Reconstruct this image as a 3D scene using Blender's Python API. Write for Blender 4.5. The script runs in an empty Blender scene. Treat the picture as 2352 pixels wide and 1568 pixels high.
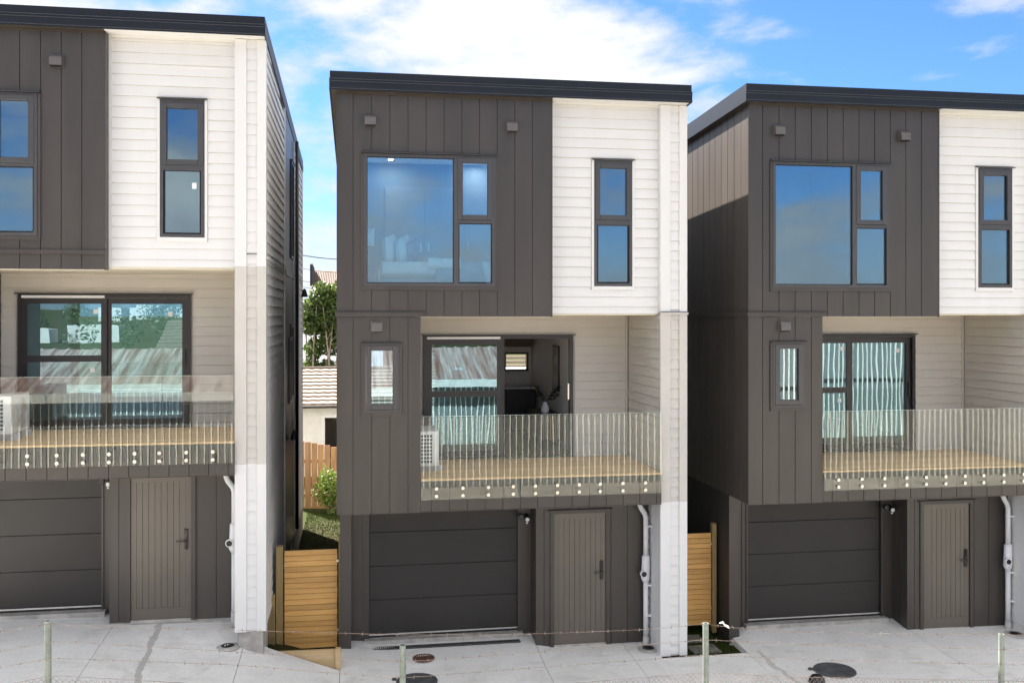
import bpy, bmesh, math, random
from mathutils import Vector, Matrix
random.seed(7)
R = math.radians
sc = bpy.context.scene
C = sc.collection

# ------------------------------------------------------------------ camera
cam_d = bpy.data.cameras.new('camera'); cam = bpy.data.objects.new('camera', cam_d); C.objects.link(cam)
cam.location = (0, 0, 5.3)
cam.rotation_euler = (R(90), 0, R(-9.3))
cam_d.sensor_width = 36; cam_d.lens = 36 * 2200 / 2352
cam_d.shift_y = -62 / 2352
cam_d.clip_end = 5000; cam_d.clip_start = 0.1
sc.camera = cam

# ------------------------------------------------------------------ sun, sky, exposure
SUN_FROM = Vector((-1.0, 1.35, 1.84)).normalized()
sun_d = bpy.data.lights.new('sun', 'SUN'); sun = bpy.data.objects.new('sun', sun_d); C.objects.link(sun)
sun_d.energy = 5.0; sun_d.angle = R(0.5); sun_d.color = (1.0, 0.93, 0.83)
sun.rotation_euler = (-SUN_FROM).to_track_quat('-Z', 'Y').to_euler()
sun.location = (-20, 30, 40)
world = bpy.data.worlds.new('World'); sc.world = world; world.use_nodes = True
wn = world.node_tree; wn.nodes.clear()
def N(nt, typ, **kw):
    n = nt.nodes.new(typ)
    for k, v in kw.items():
        if k == 'ins':
            for i, val in v.items():
                n.inputs[i].default_value = val
        else: setattr(n, k, v)
    return n
def L(nt, a, b): nt.links.new(a, b)
def math_n(nt, op, a=None, b=None, clamp=False):
    n = N(nt, 'ShaderNodeMath', operation=op); n.use_clamp = clamp
    for i, v in enumerate((a, b)):
        if v is None: continue
        if hasattr(v, 'is_output'): L(nt, v, n.inputs[i])
        else: n.inputs[i].default_value = v
    return n.outputs[0]
def mapr(nt, v, a, b, c, d, smooth=True):
    n = N(nt, 'ShaderNodeMapRange'); n.interpolation_type = 'SMOOTHSTEP' if smooth else 'LINEAR'
    L(nt, v, n.inputs[0])
    for i, x in enumerate((a, b, c, d)): n.inputs[i + 1].default_value = x
    return n.outputs[0]
def mixc(nt, fac, a, b, blend='MIX'):
    n = N(nt, 'ShaderNodeMix', data_type='RGBA', blend_type=blend)
    for i, v in ((0, fac), (6, a), (7, b)):
        if hasattr(v, 'is_output'): L(nt, v, n.inputs[i])
        elif i == 0: n.inputs[0].default_value = v
        else: n.inputs[i].default_value = (*v, 1)
    return n.outputs[2]
def build_sky():
    nt = wn
    sky = N(nt, 'ShaderNodeTexSky', sky_type='NISHITA'); sky.sun_disc = False
    sky.sun_elevation = math.asin(SUN_FROM.z); sky.sun_rotation = math.atan2(SUN_FROM.x, SUN_FROM.y)
    sky.altitude = 0; sky.air_density = 1.0; sky.dust_density = 0.3; sky.ozone_density = 2.0
    tc = N(nt, 'ShaderNodeTexCoord')
    sep = N(nt, 'ShaderNodeSeparateXYZ'); L(nt, tc.outputs['Generated'], sep.inputs[0])
    # cumulus: noise over the view direction, flattened towards the horizon
    mp = N(nt, 'ShaderNodeMapping'); mp.inputs['Scale'].default_value = (1, 1, 2.3); mp.inputs['Location'].default_value = (SKX, SKY, SKZ)
    L(nt, tc.outputs['Generated'], mp.inputs[0])
    n1 = N(nt, 'ShaderNodeTexNoise', ins={'Scale': 3.1, 'Detail': 9, 'Roughness': 0.56, 'Distortion': 0.15}); L(nt, mp.outputs[0], n1.inputs[0])
    n2 = N(nt, 'ShaderNodeTexNoise', ins={'Scale': 9.0, 'Detail': 6, 'Roughness': 0.6}); L(nt, mp.outputs[0], n2.inputs[0])
    # the cloud bank stands to the north-west; the sky opens to the east
    d = N(nt, 'ShaderNodeVectorMath', operation='DOT_PRODUCT'); L(nt, tc.outputs['Generated'], d.inputs[0])
    d.inputs[1].default_value = Vector((-0.62, 0.78, 0.10)).normalized()
    bias = mapr(nt, d.outputs['Value'], 0.60, 0.97, -0.02, 0.02)
    zen = mapr(nt, sep.outputs['Z'], 0.28, 0.55, 0.0, 0.24)  # extra cloud overhead, out of view, added to brighten the ground
    v = math_n(nt, 'ADD', math_n(nt, 'ADD', n1.outputs[0], bias), zen)
    v = math_n(nt, 'ADD', v, math_n(nt, 'MULTIPLY', math_n(nt, 'SUBTRACT', n2.outputs[0], 0.5), 0.16))
    cover = mapr(nt, v, 0.455, 0.60, 0.0, 0.98)
    mp2 = N(nt, 'ShaderNodeMapping'); mp2.inputs['Scale'].default_value = (1, 1, 2.8); mp2.inputs['Location'].default_value = (4.2, 1.3, 2.0); L(nt, tc.outputs['Generated'], mp2.inputs[0])
    n3 = N(nt, 'ShaderNodeTexNoise', ins={'Scale': 6.5, 'Detail': 7, 'Roughness': 0.55, 'Distortion': 0.2}); L(nt, mp2.outputs[0], n3.inputs[0])
    wisp = mapr(nt, n3.outputs[0], 0.52, 0.70, 0.0, 0.75)
    cover = math_n(nt, 'MAXIMUM', cover, wisp)
    core = mapr(nt, v, 0.52, 0.76, 0.0, 1.0)
    shade = mixc(nt, core, (2.75, 2.9, 3.2), (4.7, 4.65, 4.55))
    blue = mixc(nt, 1.0, sky.outputs[0], (0.295, 0.455, 0.70), 'MULTIPLY')
    hz = mapr(nt, sep.outputs['Z'], 0.0, 0.13, 0.6, 0.0)
    blue = mixc(nt, hz, blue, (3.3, 3.5, 3.8))
    col = mixc(nt, cover, blue, shade)
    bg = N(nt, 'ShaderNodeBackground', ins={'Strength': SKY_STRENGTH}); L(nt, col, bg.inputs[0])
    out = N(nt, 'ShaderNodeOutputWorld'); L(nt, bg.outputs[0], out.inputs[0])
SKX, SKY, SKZ = 0.35, 0.1, 0.0
SKY_STRENGTH = 0.052
build_sky()
sc.view_settings.view_transform = 'Standard'; sc.view_settings.look = 'None'
sc.view_settings.exposure = 2.6; sc.view_settings.gamma = 1; sc.view_settings.use_curve_mapping = False
sc.cycles.max_bounces = 10; sc.cycles.transparent_max_bounces = 16; sc.cycles.diffuse_bounces = 5; sc.cycles.glossy_bounces = 5
sc.cycles.caustics_reflective = False; sc.cycles.caustics_refractive = False
sc.cycles.use_denoising = True
sc.cycles.sample_clamp_indirect = 6

# ------------------------------------------------------------------ materials
MATS = {}
def mat(name, col, rough=0.6, metal=0.0, var=0.06, scale=3.0, bump=0.0, bscale=60.0, spec=0.5, stretch=(1, 1, 1), col2=None, objvar=0.0, coat=0.0):
    if name in MATS: return MATS[name]
    m = bpy.data.materials.new(name); m.use_nodes = True; nt = m.node_tree
    b = nt.nodes['Principled BSDF']
    b.inputs['Roughness'].default_value = rough; b.inputs['Metallic'].default_value = metal
    b.inputs['Specular IOR Level'].default_value = spec
    if coat: b.inputs['Coat Weight'].default_value = coat
    tc = N(nt, 'ShaderNodeTexCoord'); mp = N(nt, 'ShaderNodeMapping'); mp.inputs['Scale'].default_value = stretch
    geo = N(nt, 'ShaderNodeNewGeometry'); L(nt, geo.outputs['Position'], mp.inputs[0])
    no = N(nt, 'ShaderNodeTexNoise', ins={'Scale': scale, 'Detail': 6, 'Roughness': 0.6}); L(nt, mp.outputs[0], no.inputs[0])
    f = mapr(nt, no.outputs[0], 0.3, 0.7, 0, 1)
    c2 = col2 or tuple(c * (1 - 2 * var) for c in col); c1 = col if col2 else tuple(min(1, c * (1 + var)) for c in col)
    cc = mixc(nt, f, c1, c2)
    if objvar:
        oi = N(nt, 'ShaderNodeObjectInfo')
        hv = N(nt, 'ShaderNodeHueSaturation'); L(nt, cc, hv.inputs['Color'])
        L(nt, mapr(nt, oi.outputs['Random'], 0, 1, 1 - objvar, 1 + objvar, False), hv.inputs['Value'])
        cc = hv.outputs[0]
    L(nt, cc, b.inputs['Base Color'])
    if bump:
        nb = N(nt, 'ShaderNodeTexNoise', ins={'Scale': bscale, 'Detail': 4}); L(nt, mp.outputs[0], nb.inputs[0])
        bp = N(nt, 'ShaderNodeBump', ins={'Strength': bump, 'Distance': 0.01}); L(nt, nb.outputs[0], bp.inputs['Height']); L(nt, bp.outputs[0], b.inputs['Normal'])
    MATS[name] = m; return m
def wood(name, col, col2, along='X', rough=0.6, objvar=0.12, ring=14):
    st = {'X': (0.9, ring, ring), 'Y': (ring, 0.9, ring), 'Z': (ring, ring, 0.9)}[along]
    m = mat(name, col, rough, var=0, scale=1.6, bump=0.25, bscale=5, stretch=st, col2=col2, objvar=objvar)
    nt = m.node_tree   # shift the grain from board to board
    oi = N(nt, 'ShaderNodeObjectInfo'); cb = N(nt, 'ShaderNodeCombineXYZ')
    for i in range(3): L(nt, math_n(nt, 'MULTIPLY', oi.outputs['Random'], 37.0 + 11 * i), cb.inputs[i])
    mp = [n for n in nt.nodes if n.type == 'MAPPING'][0]; L(nt, cb.outputs[0], mp.inputs['Location'])
    return m
def glass(name, tint, refl, wave=0.0, wscale=0.9, rcol=(0.92, 0.97, 1.0)):
    if name in MATS: return MATS[name]
    m = bpy.data.materials.new(name); m.use_nodes = True; nt = m.node_tree; nt.nodes.clear()
    tr = N(nt, 'ShaderNodeBsdfTransparent', ins={'Color': (*tint, 1)})
    gl = N(nt, 'ShaderNodeBsdfGlossy', ins={'Color': (*rcol, 1), 'Roughness': 0.0})
    lw = N(nt, 'ShaderNodeLayerWeight', ins={'Blend': 0.5})
    p = math_n(nt, 'POWER', lw.outputs['Facing'], 4.0)
    fac = mapr(nt, p, 0, 1, refl, 0.95, False)
    if wave:
        geo = N(nt, 'ShaderNodeNewGeometry'); oi = N(nt, 'ShaderNodeObjectInfo')
        mp = N(nt, 'ShaderNodeMapping'); L(nt, geo.outputs['Position'], mp.inputs[0]); mp.inputs['Scale'].default_value = (1.6, 1.0, 0.8)
        cb = N(nt, 'ShaderNodeCombineXYZ')
        for i in range(3): L(nt, math_n(nt, 'MULTIPLY', oi.outputs['Random'], 23.0 + 7 * i), cb.inputs[i])
        L(nt, cb.outputs[0], mp.inputs['Location'])
        no = N(nt, 'ShaderNodeTexNoise', ins={'Scale': wscale, 'Detail': 1, 'Roughness': 0.3}); L(nt, mp.outputs[0], no.inputs[0])
        bp = N(nt, 'ShaderNodeBump', ins={'Strength': 1.0, 'Distance': wave}); L(nt, no.outputs[0], bp.inputs['Height']); L(nt, bp.outputs[0], gl.inputs['Normal'])
    mx = N(nt, 'ShaderNodeMixShader'); L(nt, fac, mx.inputs[0]); L(nt, tr.outputs[0], mx.inputs[1]); L(nt, gl.outputs[0], mx.inputs[2])
    out = N(nt, 'ShaderNodeOutputMaterial'); L(nt, mx.outputs[0], out.inputs[0])
    MATS[name] = m; return m
DARK = mat('charcoal_panel_paint', (0.054, 0.046, 0.0405), 0.38, var=0.09, scale=2.2, bump=0.06, bscale=140, stretch=(1.3, 1.3, 0.22), objvar=0.035)
DARKDOOR = mat('charcoal_door_paint', (0.118, 0.102, 0.082), 0.33, var=0.04, scale=1.0, spec=0.6)
GARAGE = mat('garage_door_steel', (0.021, 0.018, 0.016), 0.55, var=0.07, scale=1.0, bump=0.12, bscale=220)
WHITE = mat('white_paint', (0.72, 0.717, 0.71), 0.5, var=0.010, scale=2.0, bump=0.04, bscale=60, stretch=(2.5, 2.5, 0.4))
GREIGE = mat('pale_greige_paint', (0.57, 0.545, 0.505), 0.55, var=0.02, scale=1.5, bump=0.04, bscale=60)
SIDEW = mat('side_weatherboard_paint', (0.74, 0.725, 0.70), 0.55, var=0.03, scale=1.5, bump=0.04, bscale=60)
CREAM = mat('cream_bounce_soffit', (0.74, 0.70, 0.60), 0.6, var=0.02)  # warm light bounced off the deck is put into this ceiling colour
FASCIA = mat('navy_roof_steel', (0.011, 0.014, 0.021), 0.45, 0.1, var=0.08, scale=0.8, spec=0.3)
FRAME = mat('grey_window_frame', (0.066, 0.064, 0.066), 0.38, 0.2, var=0.03, spec=0.5)
BLACKF = mat('black_door_frame', (0.026, 0.024, 0.026), 0.35, 0.2, var=0.03)
BLACK = mat('black_plastic', (0.012, 0.012, 0.014), 0.35, var=0.05)
VENT = mat('vent_cowl_grey', (0.125, 0.113, 0.108), 0.4, 0.2, var=0.05)
ALU = mat('bright_aluminium', (0.75, 0.75, 0.74), 0.35, 0.7, var=0.04)
STEEL = mat('satin_stainless', (0.72, 0.68, 0.6), 0.3, 0.85, var=0.05)
PVC = mat('white_plastic', (0.80, 0.81, 0.82), 0.4, var=0.03)
DECK = wood('deck_timber', (0.74, 0.50, 0.27), (0.62, 0.40, 0.205), 'X', 0.55, 0.10, 10)
GATE = wood('gate_timber', (0.72, 0.415, 0.13), (0.58, 0.305, 0.088), 'X', 0.55, 0.16, 12)
POST = wood('treated_post_timber', (0.34, 0.24, 0.10), (0.25, 0.18, 0.075), 'Z', 0.65, 0.1, 12)
PALE = wood('paling_timber', (0.30, 0.165, 0.07), (0.20, 0.10, 0.04), 'Z', 0.7, 0.15, 10)
INT = mat('interior_wall_paint', (0.74, 0.73, 0.71), 0.7, var=0.02)
INTW = mat('interior_white_paint', (0.75, 0.75, 0.74), 0.6, var=0.02)
INTD = mat('interior_dark_cabinet', (0.06, 0.055, 0.05), 0.5, var=0.05)
FLOORW = wood('interior_floor_timber', (0.16, 0.11, 0.07), (0.11, 0.075, 0.05), 'Y', 0.4)
WIN_GLASS = glass('window_glass', (0.70, 0.84, 0.91), 0.17, 0.0006, 1.1, (0.78, 0.93, 1.0))
DOOR_GLASS = glass('sliding_door_glass', (0.40, 0.56, 0.62), 0.18, 0.0008, 1.4, (0.64, 0.88, 1.0))
RAIL_GLASS = glass('balustrade_glass', (0.94, 0.955, 0.945), 0.042, 0.0006, 1.0, (0.95, 1, 1))
EDGE = mat('glass_edge', (0.62, 0.72, 0.66), 0.15, var=0.05)
CONC = mat('rough_concrete', (0.42, 0.40, 0.37), 0.85, var=0.14, scale=6, bump=0.4, bscale=40)

# ------------------------------------------------------------------ mesh helpers
class MB:
    def __init__(s): s.v = []; s.f = []
    def add(s, v, f):
        o = len(s.v); s.v += [tuple(p) for p in v]; s.f += [tuple(i + o for i in q) for q in f]; return s
    def box(s, x0, x1, y0, y1, z0, z1):
        return s.add([(x0, y0, z0), (x1, y0, z0), (x1, y1, z0), (x0, y1, z0), (x0, y0, z1), (x1, y0, z1), (x1, y1, z1), (x0, y1, z1)],
                     [(0, 3, 2, 1), (4, 5, 6, 7), (0, 1, 5, 4), (1, 2, 6, 5), (2, 3, 7, 6), (3, 0, 4, 7)])
    def prism(s, poly, axis, a0, a1):
        """poly of 2-D points extruded along an axis; X: (y,z)  Y: (x,z)  Z: (x,y)"""
        def p3(p, a): return {'X': (a, p[0], p[1]), 'Y': (p[0], a, p[1]), 'Z': (p[0], p[1], a)}[axis]
        n = len(poly); v = [p3(p, a0) for p in poly] + [p3(p, a1) for p in poly]
        ar = sum(poly[i][0] * poly[(i + 1) % n][1] - poly[(i + 1) % n][0] * poly[i][1] for i in range(n))
        flip = (ar < 0) != (axis == 'Y')
        lo = list(range(n)); hi = list(range(n, 2 * n))
        f = [tuple(reversed(lo)), tuple(hi)] + [(i, (i + 1) % n, n + (i + 1) % n, n + i) for i in range(n)]
        if (a1 < a0) != flip: f = [tuple(reversed(q)) for q in f]
        return s.add(v, f)
    def tube(s, pts, r, n=8, caps=True):
        pts = [Vector(p) for p in pts]; rr = r if isinstance(r, (list, tuple)) else [r] * len(pts)
        rings = []; prev = None
        for i, p in enumerate(pts):
            d = (pts[min(i + 1, len(pts) - 1)] - pts[max(i - 1, 0)]).normalized()
            if prev is None:
                a = Vector((0, 0, 1)) if abs(d.z) < 0.9 else Vector((1, 0, 0)); u = d.cross(a).normalized()
            else: u = (prev - d * prev.dot(d)).normalized()
            prev = u; w = d.cross(u)
            rings.append([p + (u * math.cos(2 * math.pi * k / n) + w * math.sin(2 * math.pi * k / n)) * rr[i] for k in range(n)])
        v = [q for ring in rings for q in ring]
        f = [(i * n + k, i * n + (k + 1) % n, (i + 1) * n + (k + 1) % n, (i + 1) * n + k) for i in range(len(pts) - 1) for k in range(n)]
        if caps: f += [tuple(reversed(range(n))), tuple(range((len(pts) - 1) * n, len(pts) * n))]
        return s.add(v, f)
    def lathe(s, prof, n=20, c=(0, 0, 0), axis='Z', caps=True):
        v = []
        for (r, h) in prof:
            for k in range(n):
                a = 2 * math.pi * k / n; x, y = r * math.cos(a), r * math.sin(a)
                q = {'Z': (x, y, h), 'Y': (x, h, y), 'X': (h, x, y)}[axis]
                v.append((c[0] + q[0], c[1] + q[1], c[2] + q[2]))
        m = len(prof)
        f = [(i * n + k, i * n + (k + 1) % n, (i + 1) * n + (k + 1) % n, (i + 1) * n + k) for i in range(m - 1) for k in range(n)]
        if caps: f += [tuple(reversed(range(n))), tuple(range((m - 1) * n, m * n))]
        return s.add(v, f)
    def build(s, name, m, parent=None, loc=(0, 0, 0), smooth=False, recalc=False):
        me = bpy.data.meshes.new(name); me.from_pydata(s.v, [], s.f)
        if recalc:
            bm = bmesh.new(); bm.from_mesh(me); bmesh.ops.recalc_face_normals(bm, faces=bm.faces); bm.to_mesh(me); bm.free()
        if smooth: me.polygons.foreach_set('use_smooth', [True] * len(me.polygons))
        if m: me.materials.append(m)
        o = bpy.data.objects.new(name, me); C.objects.link(o); o.parent = parent; o.location = loc
        return o
_box = {}
def box(name, m, parent, x0, x1, y0, y1, z0, z1):
    """a box of its own, mesh shared between equal boxes"""
    k = (m.name, round(x1 - x0, 4), round(y1 - y0, 4), round(z1 - z0, 4))
    if k not in _box:
        me = bpy.data.meshes.new(name); b = MB().box(0, k[1], 0, k[2], 0, k[3]); me.from_pydata(b.v, [], b.f); me.materials.append(m); _box[k] = me
    o = bpy.data.objects.new(name, _box[k]); C.objects.link(o); o.parent = parent; o.location = (x0, y0, z0)
    return o
def tag(o, label, cat, group=None):
    o['label'] = label; o['category'] = cat
    if group: o['group'] = group
    return o
def thing(name, label, cat, loc=(0, 0, 0), rz=0, group=None):
    o = bpy.data.objects.new(name, None); C.objects.link(o); o.location = loc; o.rotation_euler = (0, 0, rz); o.empty_display_size = 0.2
    return tag(o, label, cat, group)
def bevel(o, w=0.01, seg=2):
    md = o.modifiers.new('bevel', 'BEVEL'); md.width = w; md.segments = seg; md.limit_method = 'ANGLE'; return o
def rect_sub(r, holes):
    """axis-aligned rectangles left of r = (a0,a1,z0,z1) when the holes are cut out"""
    rs = [r]
    for h in holes:
        nx = []
        for (a0, a1, z0, z1) in rs:
            if h[0] >= a1 - 1e-4 or h[1] <= a0 + 1e-4 or h[2] >= z1 - 1e-4 or h[3] <= z0 + 1e-4: nx.append((a0, a1, z0, z1)); continue
            if z0 < h[2]: nx.append((a0, a1, z0, h[2]))
            if z1 > h[3]: nx.append((a0, a1, h[3], z1))
            m0, m1 = max(z0, h[2]), min(z1, h[3])
            if a0 < h[0]: nx.append((a0, h[0], m0, m1))
            if a1 > h[1]: nx.append((h[1], a1, m0, m1))
        rs = [q for q in nx if q[1] - q[0] > 0.004 and q[3] - q[2] > 0.004]
    return rs
EXPO = 0.152
def weatherboards(parent, m, face, plane, a0, a1, z0, z1, holes=(), zstart=None, top=None, thick=0.028):
    """bevel-back boards, each an object. face 'F' looks to -y, 'R' to +x, 'L' to -x; plane is the back of the boards"""
    z = z0 if zstart is None else zstart
    while z < z1 - 0.01:
        zt = min(z + EXPO, z1); zb = max(z, z0)
        e = a1 if top is None else min(a1, top(zt))
        if zt - zb > 0.006 and e - a0 > 0.02:
            for (p0, p1, q0, q1) in rect_sub((a0, e, zb, zt), holes):
                over = 0.016 if q1 >= zt - 1e-4 and zt < z1 - 0.01 else 0.0
                off = lambda zz: thick - (thick - 0.007) * min(1.0, (zz - z) / EXPO)
                jit = random.uniform(-0.0012, 0.0012)
                ob, ot = off(q0) + jit, off(q1) + jit
                gq = q1 - ((0.006 if m is WHITE else 0.010) if over else 0.0)     # shadow groove under the lip of the next board
                if gq <= q0 + 0.004: gq = q1
                sg = 1 if face == 'R' else -1
                poly = [(plane, q0), (plane + sg * ob, q0), (plane + sg * ot, gq), (plane + sg * 0.002, gq), (plane + sg * 0.002, q1 + over), (plane, q1 + over)]
                if gq == q1: poly = [(plane, q0), (plane + sg * ob, q0), (plane + sg * ot, q1), (plane, q1)]
                ax = 'X' if face == 'F' else 'Y'
                MB().prism(poly, ax, p0, p1).build('weatherboard', m, parent)
        z += EXPO
def panels(parent, m, face, plane, a0, a1, z0, z1, step=0.2655, first=None, holes=(), top=None, gap=0.010, th=0.020):
    """vertical sheets with open joints; plane is the outer face"""
    cuts = [a0]; a = a0 + (first if first is not None else step)
    while a < a1 - 0.03: cuts.append(a); a += step
    cuts.append(a1)
    for i in range(len(cuts) - 1):
        c0 = cuts[i] + (gap / 2 if i else 0); c1 = cuts[i + 1] - (gap / 2 if i < len(cuts) - 2 else 0)
        zt = z1 if top is None else min(z1, top((c0 + c1) / 2))
        for (p0, p1, q0, q1) in rect_sub((c0, c1, z0, zt), holes):
            j = random.uniform(0, 0.0015)
            if face == 'F': box('cladding_panel', m, parent, p0, p1, plane + round(j, 4), plane + th, q0, q1)
            elif face == 'L': box('cladding_panel', m, parent, plane, plane + th, p0, p1, q0, q1)
            else: box('cladding_panel', m, parent, plane - th, plane, p0, p1, q0, q1)

# ------------------------------------------------------------------ windows
def ring(b, x0, x1, z0, z1, w, y0, y1, bot=None):
    bw = w if bot is None else bot
    b.box(x0, x0 + w, y0, y1, z0, z1); b.box(x1 - w, x1, y0, y1, z0, z1)
    b.box(x0 + w, x1 - w, y0, y1, z1 - w, z1); b.box(x0 + w, x1 - w, y0, y1, z0, z0 + bw)
def window(parent, x0, x1, z0, z1, y, lights, bars=(), fr=FRAME, fw=0.045, flash=0.035, trim=None, gl=WIN_GLASS, stickers=()):
    """lights: (x0,x1,z0,z1,sash) glass rectangles; bars: frame members"""
    w = bpy.data.objects.new('window', None); C.objects.link(w); w.parent = parent; w.location = (0, 0, 0)
    b = MB(); ring(b, x0, x1, z0, z1, fw, y - 0.030, y + 0.075)
    for (a, c, d, e) in bars: b.box(a, c, y - 0.028, y + 0.073, d, e)
    b.build('frame', fr, w)
    for (a, c, d, e, sash) in lights:
        if sash:
            s = MB(); ring(s, a - 0.075, c + 0.075, d - 0.075, e + 0.075, 0.075, y - 0.040, y + 0.03)
            bevel(s.build('sash', fr, w), 0.004, 1)
        bd = MB(); ring(bd, a - 0.008, c + 0.008, d - 0.008, e + 0.008, 0.010, y - 0.008, y + 0.016); bd.build('glazing_bead', BLACK, w)
        MB().box(a - 0.004, c + 0.004, y + 0.004, y + 0.012, d - 0.004, e + 0.004).build('pane', gl, w)
    for (a, d) in stickers: box('sticker', PVC, w, a, a + 0.06, y - 0.0005, y + 0.0035, d, d + 0.085)
    if flash:
        h = MB().prism([(y - 0.075, z1 + 0.004), (y - 0.075, z1 + 0.012), (y - 0.02, z1 + 0.030), (y + 0.02, z1 + 0.030), (y + 0.02, z1 + 0.018), (y - 0.06, z1 + 0.004)], 'X', x0 - flash, x1 + flash)
        h.build('head_flashing', fr, w, recalc=True)
    if trim:
        m, tw = trim
        for (p, q) in ((x0 - tw, x0 - 0.002), (x1 + 0.002, x1 + tw)): box('side_facing', m, w, p, q, y - 0.022, y + 0.02, z0 - 0.06, z1 + 0.002)
        box('sill', m, w, x0 - 0.002, x1 + 0.002, y - 0.026, y + 0.03, z0 - 0.055, z0 - 0.002)
    return w

# ------------------------------------------------------------------ townhouse
LEN = 9.6
SLOPE = 0.045
def soff(y): return 8.545 - SLOPE * (y + 0.15)
def cowl(parent, x, z, y=0.0, w=0.158, h=0.165):
    p = []
    for k in range(7):
        a = math.pi / 2 * k / 6; p.append((y - 0.085 * math.sin(a) - 0.01, z + h - 0.085 + 0.085 * math.cos(a)))
    poly = [(y, z + h)] + p + [(y - 0.095, z + 0.012), (y - 0.02, z), (y, z)]
    v = MB().prism(poly, 'X', x, x + w).build('wall_vent', VENT, parent, recalc=True)
    s = MB()
    for k in range(6): s.box(x + 0.012 + k * 0.024, x + 0.024 + k * 0.024, y - 0.092, y - 0.02, z - 0.006, z + 0.004)
    s.build('vent_louvre', BLACK, v)
    box('back_plate', VENT, v, x - 0.008, x + w + 0.008, y - 0.008, y - 0.0005, z - 0.006, z + h + 0.006)
def townhouse(label, loc, variant):
    T = thing('townhouse', label, 'house', loc, group='new townhouses in a row')
    gb = 0.19 if variant == 'L' else 0.05        # cladding foot above the local datum
    gth = 0.30 if variant == 'L' else 0.215      # garage threshold
    big = (0.385, 2.32, 5.715, 7.65); so = 0.10 if variant == 'R' else 0.0; slim = (3.88 + so, 4.48 + so, 5.735, 7.665); low = (0.387, 0.900, 3.874, 4.868)
    # --- roof
    roof = MB().prism([(-0.15, 8.80), (-0.15, 8.69), (LEN + 0.2, 8.69 - SLOPE * (LEN + 0.35)), (LEN + 0.2, 8.80 - SLOPE * (LEN + 0.35))], 'X', -0.10, 5.335).build('roof', FASCIA, T, recalc=True)
    MB().prism([(-0.158, 8.686), (-0.158, 8.53), (-0.140, 8.53), (-0.140, 8.686)], 'X', -0.108, 5.343).build('fascia', FASCIA, roof, recalc=True)
    for (a, b_) in ((-0.108, -0.090), (5.325, 5.343)):
        MB().prism([(-0.139, 8.686), (-0.139, 8.53), (LEN + 0.2, 8.53 - SLOPE * (LEN + 0.35)), (LEN + 0.2, 8.686 - SLOPE * (LEN + 0.35))], 'X', a, b_).build('fascia', FASCIA, roof, recalc=True)
    for (zz, pr) in ((8.690, 0.164), (8.655, 0.161), (8.553, 0.161)):
        b = MB().box(-0.112, 5.347, -pr - 0.003, -0.150, zz - 0.005, zz + 0.004)
        b.build('fascia_fold', mat('fascia_fold_steel', (0.06, 0.062, 0.07), 0.4, 0.2), roof)
    def slab(x0, x1, m):
        MB().prism([(-0.138, 8.68), (-0.138, 8.545), (LEN + 0.18, 8.545 - SLOPE * (LEN + 0.32)), (LEN + 0.18, 8.68 - SLOPE * (LEN + 0.32))], 'X', x0, x1).build('soffit', m, roof, recalc=True)
    slab(-0.088, 3.19, DARK); slab(3.192, 5.323, WHITE)
    # --- structural body: floors and inner walls
    body = MB()
    body.box(0.14, 5.20, 0.30, LEN - 0.1, 5.30, 5.50)             # upper floor
    body.box(0.14, 5.20, 1.95, LEN - 0.1, 2.45, 2.86)             # deck level floor
    body.box(0.03, 0.14, 0.02, LEN - 0.02, 2.42, 8.10)            # left wall core
    body.box(0.04, 0.14, 0.85, LEN - 0.02, -0.2, 2.42)
    body.box(5.06, 5.30, 1.60, LEN - 0.02, -0.2, 8.06)            # right wall core
    for (a0, a1, z0, z1) in rect_sub((0.05, 5.29, -0.2, 8.08), [(3.6, 4.8, 3.6, 4.75), (0.3, 2.9, 2.9, 4.95)]): body.box(a0, a1, LEN - 0.09, LEN - 0.02, z0, z1)   # rear
    body.box(0.16, 5.05, 3.9, 4.0, 5.52, 8.3)                     # rear bedroom partition
    body.box(2.98, 3.08, 0.33, 3.9, 5.52, 8.38)                   # bedroom / bathroom partition
    body.build('structural_wall', INT, T)
    ceil = MB(); ceil.box(0.15, 5.05, 0.17, 3.88, 8.08, 8.14); ceil.box(0.15, 5.05, 1.99, LEN - 0.1, 5.20, 5.295)
    ceil.build('ceiling', INTW, T)
    # --- upper dark wall
    w = MB()
    for (a0, a1, z0, z1) in rect_sub((0.03, 3.17, 5.27, 8.54), [big]): w.box(a0, a1, 0.020, 0.14, z0, z1)
    w = w.build('panel_wall', DARK, T)
    panels(w, DARK, 'F', 0.0, 0.0, 3.172, 5.267, 8.535, first=0.23, holes=[(big[0] - 0.012, big[1] + 0.012, big[2] - 0.002, big[3] + 0.002)])
    box('corner_trim', DARK, w, 3.174, 3.196, -0.004, 0.16, 5.262, 8.536)
    box('soffit_trim', DARK, w, 0.0, 3.172, -0.022, -0.002, 8.505, 8.540)
    box('under_lining', CREAM, w, 1.222, 3.17, 0.022, 0.30, 5.262, 5.269)
    # --- upper white wall
    w = MB()
    for (a0, a1, z0, z1) in rect_sub((3.196, 4.92, 5.31, 8.54), [slim]): w.box(a0, a1, 0.182, 0.28, z0, z1)
    w = w.build('weatherboard_wall', WHITE, T)
    weatherboards(w, WHITE, 'F', 0.182, 3.232, 4.903, 5.312, 8.536, holes=[(slim[0] - 0.045, slim[1] + 0.045, slim[2] - 0.055, slim[3] + 0.01)], zstart=5.27)
    box('corner_board', WHITE, w, 3.198, 3.230, 0.142, 0.18, 5.308, 8.535)
    box('scotia', WHITE, w, 3.232, 4.903, 0.128, 0.150, 8.500, 8.538)
    # --- fin wall: three storeys, painted in three bands
    fb = gb - 0.02
    zt = {'L': 5.325, 'M': 5.334, 'R': 5.334}[variant]; zl = {'L': 2.54, 'M': 2.407, 'R': 2.407}[variant]
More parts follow.
